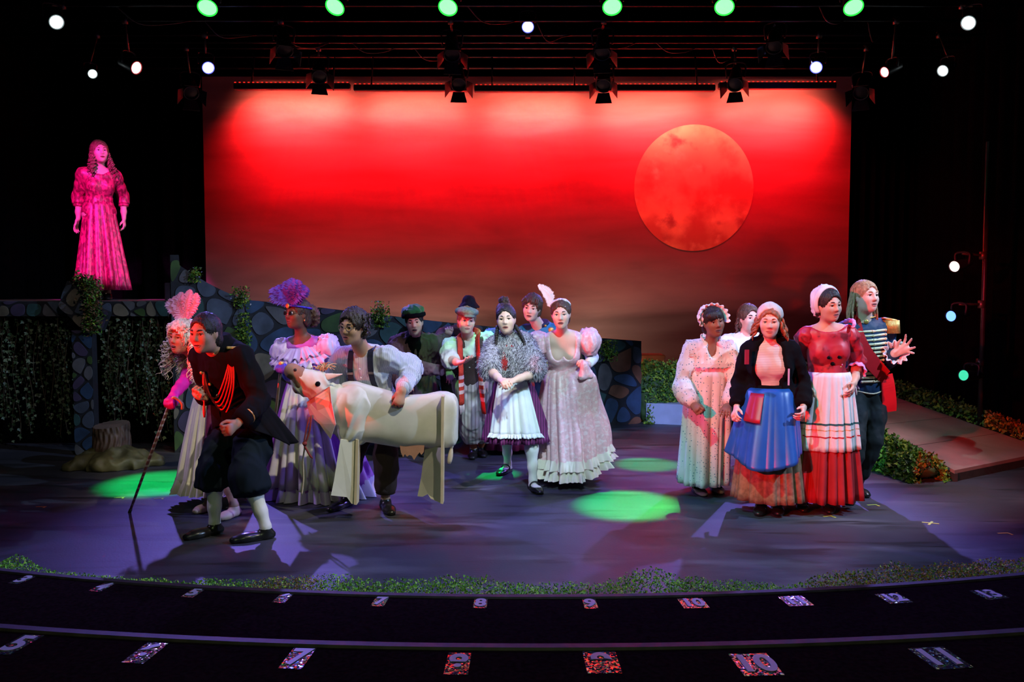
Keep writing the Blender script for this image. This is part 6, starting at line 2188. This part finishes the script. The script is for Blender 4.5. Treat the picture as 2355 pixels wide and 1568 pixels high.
f.wear('jacket', so, c_hussar, .008, wr=.005, seed=3)
A = lambda q, b, o=.0: lerp(f.pel, f.neck, q) + f.left * b + f.fwd * (np.interp(q, [0, .32, .68, .9, 1], [.136, .124, .134, .100, .06]) * math.sqrt(max(1 - (b / .19) ** 2, .05)) + .008 + o)
for k in range(13):
    q = .90 - .062 * k
    w_ = np.interp(q, [.1, .4, .9], [.095, .080, .12])
    b_ = mk('frogging_bar', tube(spline([A(q, -w_), A(q, -w_ * .5), A(q, 0), A(q, w_ * .5), A(q, w_)], 13), .0105, 6), c_frog, f.t)
    for bb in (-w_, 0, w_):
        mk('button', lathe(A(q, bb, .006), f.fwd, [(0, .012), (.006, .010), (.009, .002)], 8), c_frog, b_)
mk('jacket_hem_braid', tube(spline([A(.02, -.13), A(-.03, 0), A(.02, .13)], 11), .006, 6), c_frog, f.t)
mk('collar_braid', tube([f.neck + f.spine * .05 - f.fwd * .008 + f.left * .074 * math.cos(a) + f.fwd * .074 * math.sin(a) for a in np.linspace(0, 6.283, 24)], .006, 6), c_gold, f.t)
mk('collar_motif', lathe(f.neck + f.spine * .02 + f.fwd * .076 - f.left * .035, f.fwd - f.left * .3, [(0, .020), (.006, .016), (.008, .004)], 8), c_gold, f.t)
# sash over the shoulder and down
ribbon(spline([f.neck - f.left * .13 - f.fwd * .06, f.neck - f.left * .125 + f.spine * .025, A(.84, -.135, .012), A(.60, -.085, .022), A(.36, .02, .022), A(.22, .095, .022)], 26), np.linspace(.15, .11, 26), .010, c_sash, f.t, 'sash', wdir=nrm(f.left + f.spine * .7))
ribbon(spline([A(.24, .11, .022), A(.05, .125, .03), A(-.2, .145, .03), A(-.34, .15, .02)], 16), np.linspace(.10, .13, 16), .010, c_sash, f.t, 'sash_tail', wdir=f.left)
# epaulette
ep = f.sh[1] + f.left * .02 + V3(-.005, -.03, .058)
e_ = mk('epaulette', lathe(ep, (0.2, 0, 1), [(0, .066), (.012, .066), (.018, .05), (.02, .002)], 20), c_gold, f.t)
fr = [tube([ep + V3(.066 * math.cos(a), .066 * math.sin(a), .004), ep + V3(.074 * math.cos(a), .074 * math.sin(a), -.10)], .0055, 5) for a in np.linspace(-3.0, 1.3, 34)]
mk('epaulette_fringe', join(*fr), c_gold, e_, kind='stuff')
so = Solid(); so.ell(f.pel - f.spine * .03, (.172, .134, .13), f.R)
for i in (0, 1): f.leg(so, i, .022, .026, 1.75)
f.wear('trousers', so, cloth('dark_green_black_trousers', (.010, .016, .016), .75), wr=.006)
for i in (0, 1):
    so = Solid(); f.leg(so, i, .018, .016, 2.0, frm=1.05); f.foot(so, i, .010)
    V, Q, fm = so.mesh(.008); V[:, 2] = np.maximum(V[:, 2], .001)
    mk('boot', (V, Q), m_blackshoe, f.t)
# lace cuff
w_, d_ = f.wr[1], nrm(f.wr[1] - f.el[1])
u = nrm(np.cross(d_, (0, 0, 1))); v = np.cross(d_, u)
th = np.linspace(0, 2 * math.pi, 90, endpoint=False)
for k in range(2):
    mk('lace_cuff', loft([w_ - d_ * .05 + d_ * q * (.075 - .02 * k) + (.044 + q * (.048 - .012 * k) + .013 * q * np.sin(th * 11 + k))[:, None] * (np.cos(th)[:, None] * u + np.sin(th)[:, None] * v) for q in (0, .35, .7, 1)]), c_white, f.t, solid=.003)
for q in (.50, .62):
    c = lerp(f.el[1], f.wr[1], q)
    mk('cuff_braid', tube([c + .064 * (math.cos(a) * u + math.sin(a) * v) + d_ * .02 * math.sin(2 * a) for a in np.linspace(0, 6.283, 22)], .005, 5), c_gold, f.t)
f.haircap(h_blond, .012, hairline=.044)
rg = np.random.default_rng(16)
rt = []
for k in range(90):
    a = rg.uniform(-1.65, 1.65); g = 1 if a > 0 else -1
    rt.append((f.H(.080 * math.sin(a), -.015 - .082 * math.cos(a), rg.uniform(-.01, .08)), f.H(.105 * math.sin(a) + g * .01, -.055 - .07 * math.cos(a) + (.04 if abs(a) > 1.5 else 0), rg.uniform(-.235, -.15))))
f.locks(h_blond, rt, r=.010, seed=7, n=12, droop=.0)
# ------------------------------------------------------------------ white cow prop
c_cow = cloth('white_muslin', (.64, .62, .56), .8, .07)
c_cow2 = cloth('pale_pink_muslin', (.60, .46, .44), .8, .08)
m_muz = cloth('tan_felt_muzzle', (.30, .16, .11), .8)
m_ply = M('pale_plywood', (.58, .46, .30), .6, var=.12, scale=8)
m_plyw = M('cream_painted_board', (.62, .58, .48), .6, var=.08, scale=5)
CD = 6.02
t = thing('cow_prop', P(905, 1160, CD), 'white cloth cow puppet on wooden legs, carried by the person in the striped shirt', 'cow prop')
xs = [778, 786, 800, 818, 842, 868, 905, 940, 980, 1010, 1030, 1044, 1049]
tops = [896, 884, 879, 878, 885, 894, 905, 910, 908, 904, 904, 909, 916]
bots = [985, 1004, 1014, 1018, 1019, 1021, 1026, 1029, 1030, 1029, 1028, 1022, 1012]
hw = [.06, .09, .11, .12, .125, .125, .125, .125, .12, .118, .115, .11, .10]
rings = []
for x, a, b, w_ in zip(xs, tops, bots, hw):
    q0, q1 = P(x, a, CD + .1), P(x, b, CD + .1)
    zc, zh = (q0[2] + q1[2]) / 2, (q0[2] - q1[2]) / 2
    th = np.linspace(0, 2 * math.pi, 40, endpoint=False)
    c_, s_ = np.cos(th), np.sin(th)
    rings.append(np.stack([np.full(40, q0[0]) + .01 * np.sin(th * 3), CD + .14 + w_ * np.sign(c_) * np.abs(c_) ** .45, zc + zh * np.sign(s_) * np.abs(s_) ** .8 + .006 * np.sin(th * 5 + x * .05)], 1))
R_ = np.array(rings)
k_ = np.linspace(0, len(xs) - 1, 46)
R_ = np.stack([np.stack([np.interp(k_, np.arange(len(xs)), R_[:, j, a]) for a in range(3)], 1) for j in range(40)], 1)
V, F = loft(R_, caps=(1, 1))
V = V + V3(0, 1, .3) * (.012 * (ridged(V @ np.array(((1, 0, .6), (0, 1, 0), (-.6, 0, 1))), (9, 9, 5), 3) - .5))[:, None]
body = mk('body_cloth', (V, [f_[::-1] for f_ in F]), c_cow, t)
# shoulder wrap and neck
so = Solid()
so.cap(P(812, 945, CD + .13), P(768, 925, CD + .10), .150, .115, .05); so.cap(P(768, 925, CD + .10), P(735, 900, CD + .06), .120, .085, .05)
so.cap(P(770, 940, CD + .08), P(765, 985, CD + .06), .085, .03, .05)
so.cap(P(820, 930, CD + .13), P(812, 985, CD + .12), .155, .13, .05)
mk('shoulder_wrap', so.mesh(.008, lambda V: .020 * (ridged(V @ np.array(((1, 0, .5), (0, 1, 0), (-.5, 0, 1))), (17, 17, 5), 2) - .5)), c_cow, t)
bib = [P(705, 925, CD - .04), P(722, 912, CD - .085), P(758, 888, CD - .07), P(762, 925, CD - .09), P(772, 975, CD - .08), P(760, 1010, CD - .05), P(735, 975, CD - .05), P(712, 955, CD - .03)]
mk('bib', prism(bib, (0, .012, 0)), c_cow2, t, smooth=False)
# head
so = Solid()
so.ell(P(728, 880, CD), (.088, .085, .082), None, .04)
so.cap(P(722, 880, CD - .0), P(690, 868, CD - .03), .078, .066, .05)
so.cap(P(718, 900, CD), P(690, 892, CD - .02), .055, .045, .05)
hd = mk('head', so.mesh(.0065, lambda V: .012 * (ridged(V @ np.array(((1, 0, -.6), (0, 1, 0), (.6, 0, 1))), (26, 12, 9), 5) - .55)), c_cow, t)
so = Solid(); so.cap(P(686, 862, CD - .04), P(672, 853, CD - .05), .062, .054, .04); so.cap(P(690, 885, CD - .03), P(684, 892, CD - .03), .048, .036, .04)
mz = mk('muzzle', so.mesh(.0065, lambda V: .006 * (ridged(V, (20, 20, 20), 6) - .5)), m_muz, hd)
q = P(684, 849, CD - .03) + V3(0, -.062, 0)
mk('nostril', lathe(q, (-.2, -1, .3), [(0, .012), (.008, .010), (.010, .001)], 10), m_lash, hd)
q = P(736, 880, CD) + V3(0, -.084, 0)
mk('eye', lathe(q, (-.1, -1, .05), [(-.012, .021), (0, .021), (.010, .016), (.016, .008), (.018, .001)], 16), M('glossy_black_eye', (.004, .004, .005), .06), hd)
for px, py, ex, ey, dd in ((752, 866, 788, 860, -.02), (712, 846, 714, 832, .06)):
    so = Solid(); so.cap(P(px, py, CD + dd), P(ex, ey, CD + dd + .02), .026, .006, .01, flat=(V3(0, 1, 0), .45)); mk('ear', so.mesh(.006), c_cow, hd)
rt = []
rg = np.random.default_rng(21)
tuft = []
for k in range(26):
    a = P(738 + rg.uniform(-8, 12), 850 + rg.uniform(-3, 4), CD + rg.uniform(-.04, .05))
    b = a + V3(rg.uniform(-.05, .09), rg.uniform(-.04, .03), rg.uniform(.0, .05))
    tuft.append(tube(spline([a, lerp(a, b, .5) + V3(0, 0, .02), b], 7), np.linspace(.006, .002, 7), 5))
mk('hair_tuft', join(*tuft), cloth('straw_fringe', (.56, .42, .24)), hd, kind='stuff')
# halter rope
rp = cloth('maroon_rope', (.20, .03, .03), .8)
mk('halter_rope', tube(spline([P(716, 955, CD - .06), P(712, 990, CD - .07), P(703, 1018, CD - .07), P(701, 1030, CD - .07)], 14), .007, 6), rp, t)
mk('halter_rope', tube(spline([P(712, 958, CD - .07), P(705, 985, CD - .08), P(700, 1015, CD - .08), P(701, 1030, CD - .07)], 14), .006, 6), rp, t)
so = Solid(); so.ell(P(701, 1020, CD - .075), (.018, .018, .016)); mk('rope_knot', so.mesh(.005, lambda V: .004 * (ridged(V, (60, 60, 60)) - .5)), rp, t)
mk('rope_tail', tube(spline([P(701, 1026, CD - .075), P(712, 1046, CD - .08), P(719, 1054, CD - .08)], 10), [.008] * 8 + [.006, .003], 6), rp, t)
mk('lead_rope', tube(spline([P(701, 1028, CD - .07), P(697, 1060, CD - .05), P(698, 1100, CD - .05), P(694, 1138, CD - .05)], 20), .006, 6), cloth('pale_rope', (.42, .33, .24)), t)


def board(pts, name, mat, dep=.02, d=CD):
    return mk(name, prism([P(x, y, d + dd) for x, y, dd in pts], (0, dep, 0)), mat, t, smooth=False)


board([(783, 1010, -.02), (821, 1014, .03), (818, 1160, .03), (808, 1158, .02), (798, 1143, .01), (761, 1139, -.04), (768, 1105, -.03)], 'leg_board', m_plyw)
board([(818, 1010, .01), (824, 1012, .01), (820, 1161, .01), (814, 1160, .01)], 'board_edge', m_ply, .10)
board([(978, 1026, .12), (1014, 1030, .02), (1014, 1157, .02), (990, 1146, .06), (984, 1136, .08), (972, 1142, .10), (960, 1141, .12), (968, 1100, .12)], 'leg_board', m_plyw, d=CD)
board([(1015, 911, -.02), (1021, 912, -.02), (1019, 1159, -.02), (1013, 1158, -.02)], 'board_edge', m_ply, .10)
ud = [(919, 1022), (976, 1024), (974, 1040), (969, 1046), (965, 1040), (960, 1046), (952, 1058), (947, 1048), (941, 1046), (936, 1050), (931, 1044), (927, 1051), (922, 1040)]
mk('udder', prism([P(x, y, CD + .05) for x, y in ud], (0, .05, 0)), cloth('peach_felt', (.52, .26, .20)), t, smooth=False)
rp2 = cloth('cream_rope', (.58, .48, .38))
tl = mk('tail', tube(spline([P(1046, 916, CD + .12), P(1048, 950, CD + .1), P(1043, 990, CD + .09), P(1040, 1024, CD + .09)], 16), .007, 6), rp2, t)
mk('tail_tassel', tube(spline([P(1040, 1022, CD + .09), P(1037, 1040, CD + .09), P(1033, 1066, CD + .09)], 10), [.010, .014, .009, .012, .015, .017, .019, .019, .017, .012], 8), rp2, tl)

# ------------------------------------------------------------------ walking canes
def cane(bot, top, label, mat, hook=None, knob=None, r=.011):
    b, tp = np.asarray(bot, float), np.asarray(top, float)
    th = thing('walking_cane', b, label, 'cane')
    mk('shaft', tube([b, lerp(b, tp, .5), tp], [r * .85, r, r * 1.05], 10), mat, th)
    mk('ferrule', tube([b, lerp(b, tp, .03)], r * 1.1, 10), m_sole, th)
    ax = nrm(tp - b)
    if hook is not None:
        mk('hook_handle', tube(spline([tp, tp + ax * .03 + V3(.015, 0, .01), tp + V3(.055, 0, .022), tp + V3(.085, 0, -.01), tp + V3(.085, 0, -.05)], 18), .011, 8), hook, th)
    if knob is not None:
        mk('knob', lathe(tp - ax * .01, ax, [(0, .012), (.01, .020), (.03, .020), (.04, .008)], 12), knob, th)
    return th


m_cane = M('red_twisted_cane', (.34, .10, .06), .35, var=.3, scale=10)
overlay(m_cane, (.62, .42, .30), 'stripes', 7, .72, .1, 'Z')
cane(G(298, 1178), CANE_HAND, 'red and cream twisted cane slanting to the floor at the left', m_cane, hook=M('horn_handle', (.55, .40, .20), .3))
cane(G(616, 1114) , CANE2 + V3(0, -.01, .03), 'thin dark cane held upright by the person in lilac', M('dark_brass_cane', (.16, .12, .08), .3, metal=.4), knob=c_gold)
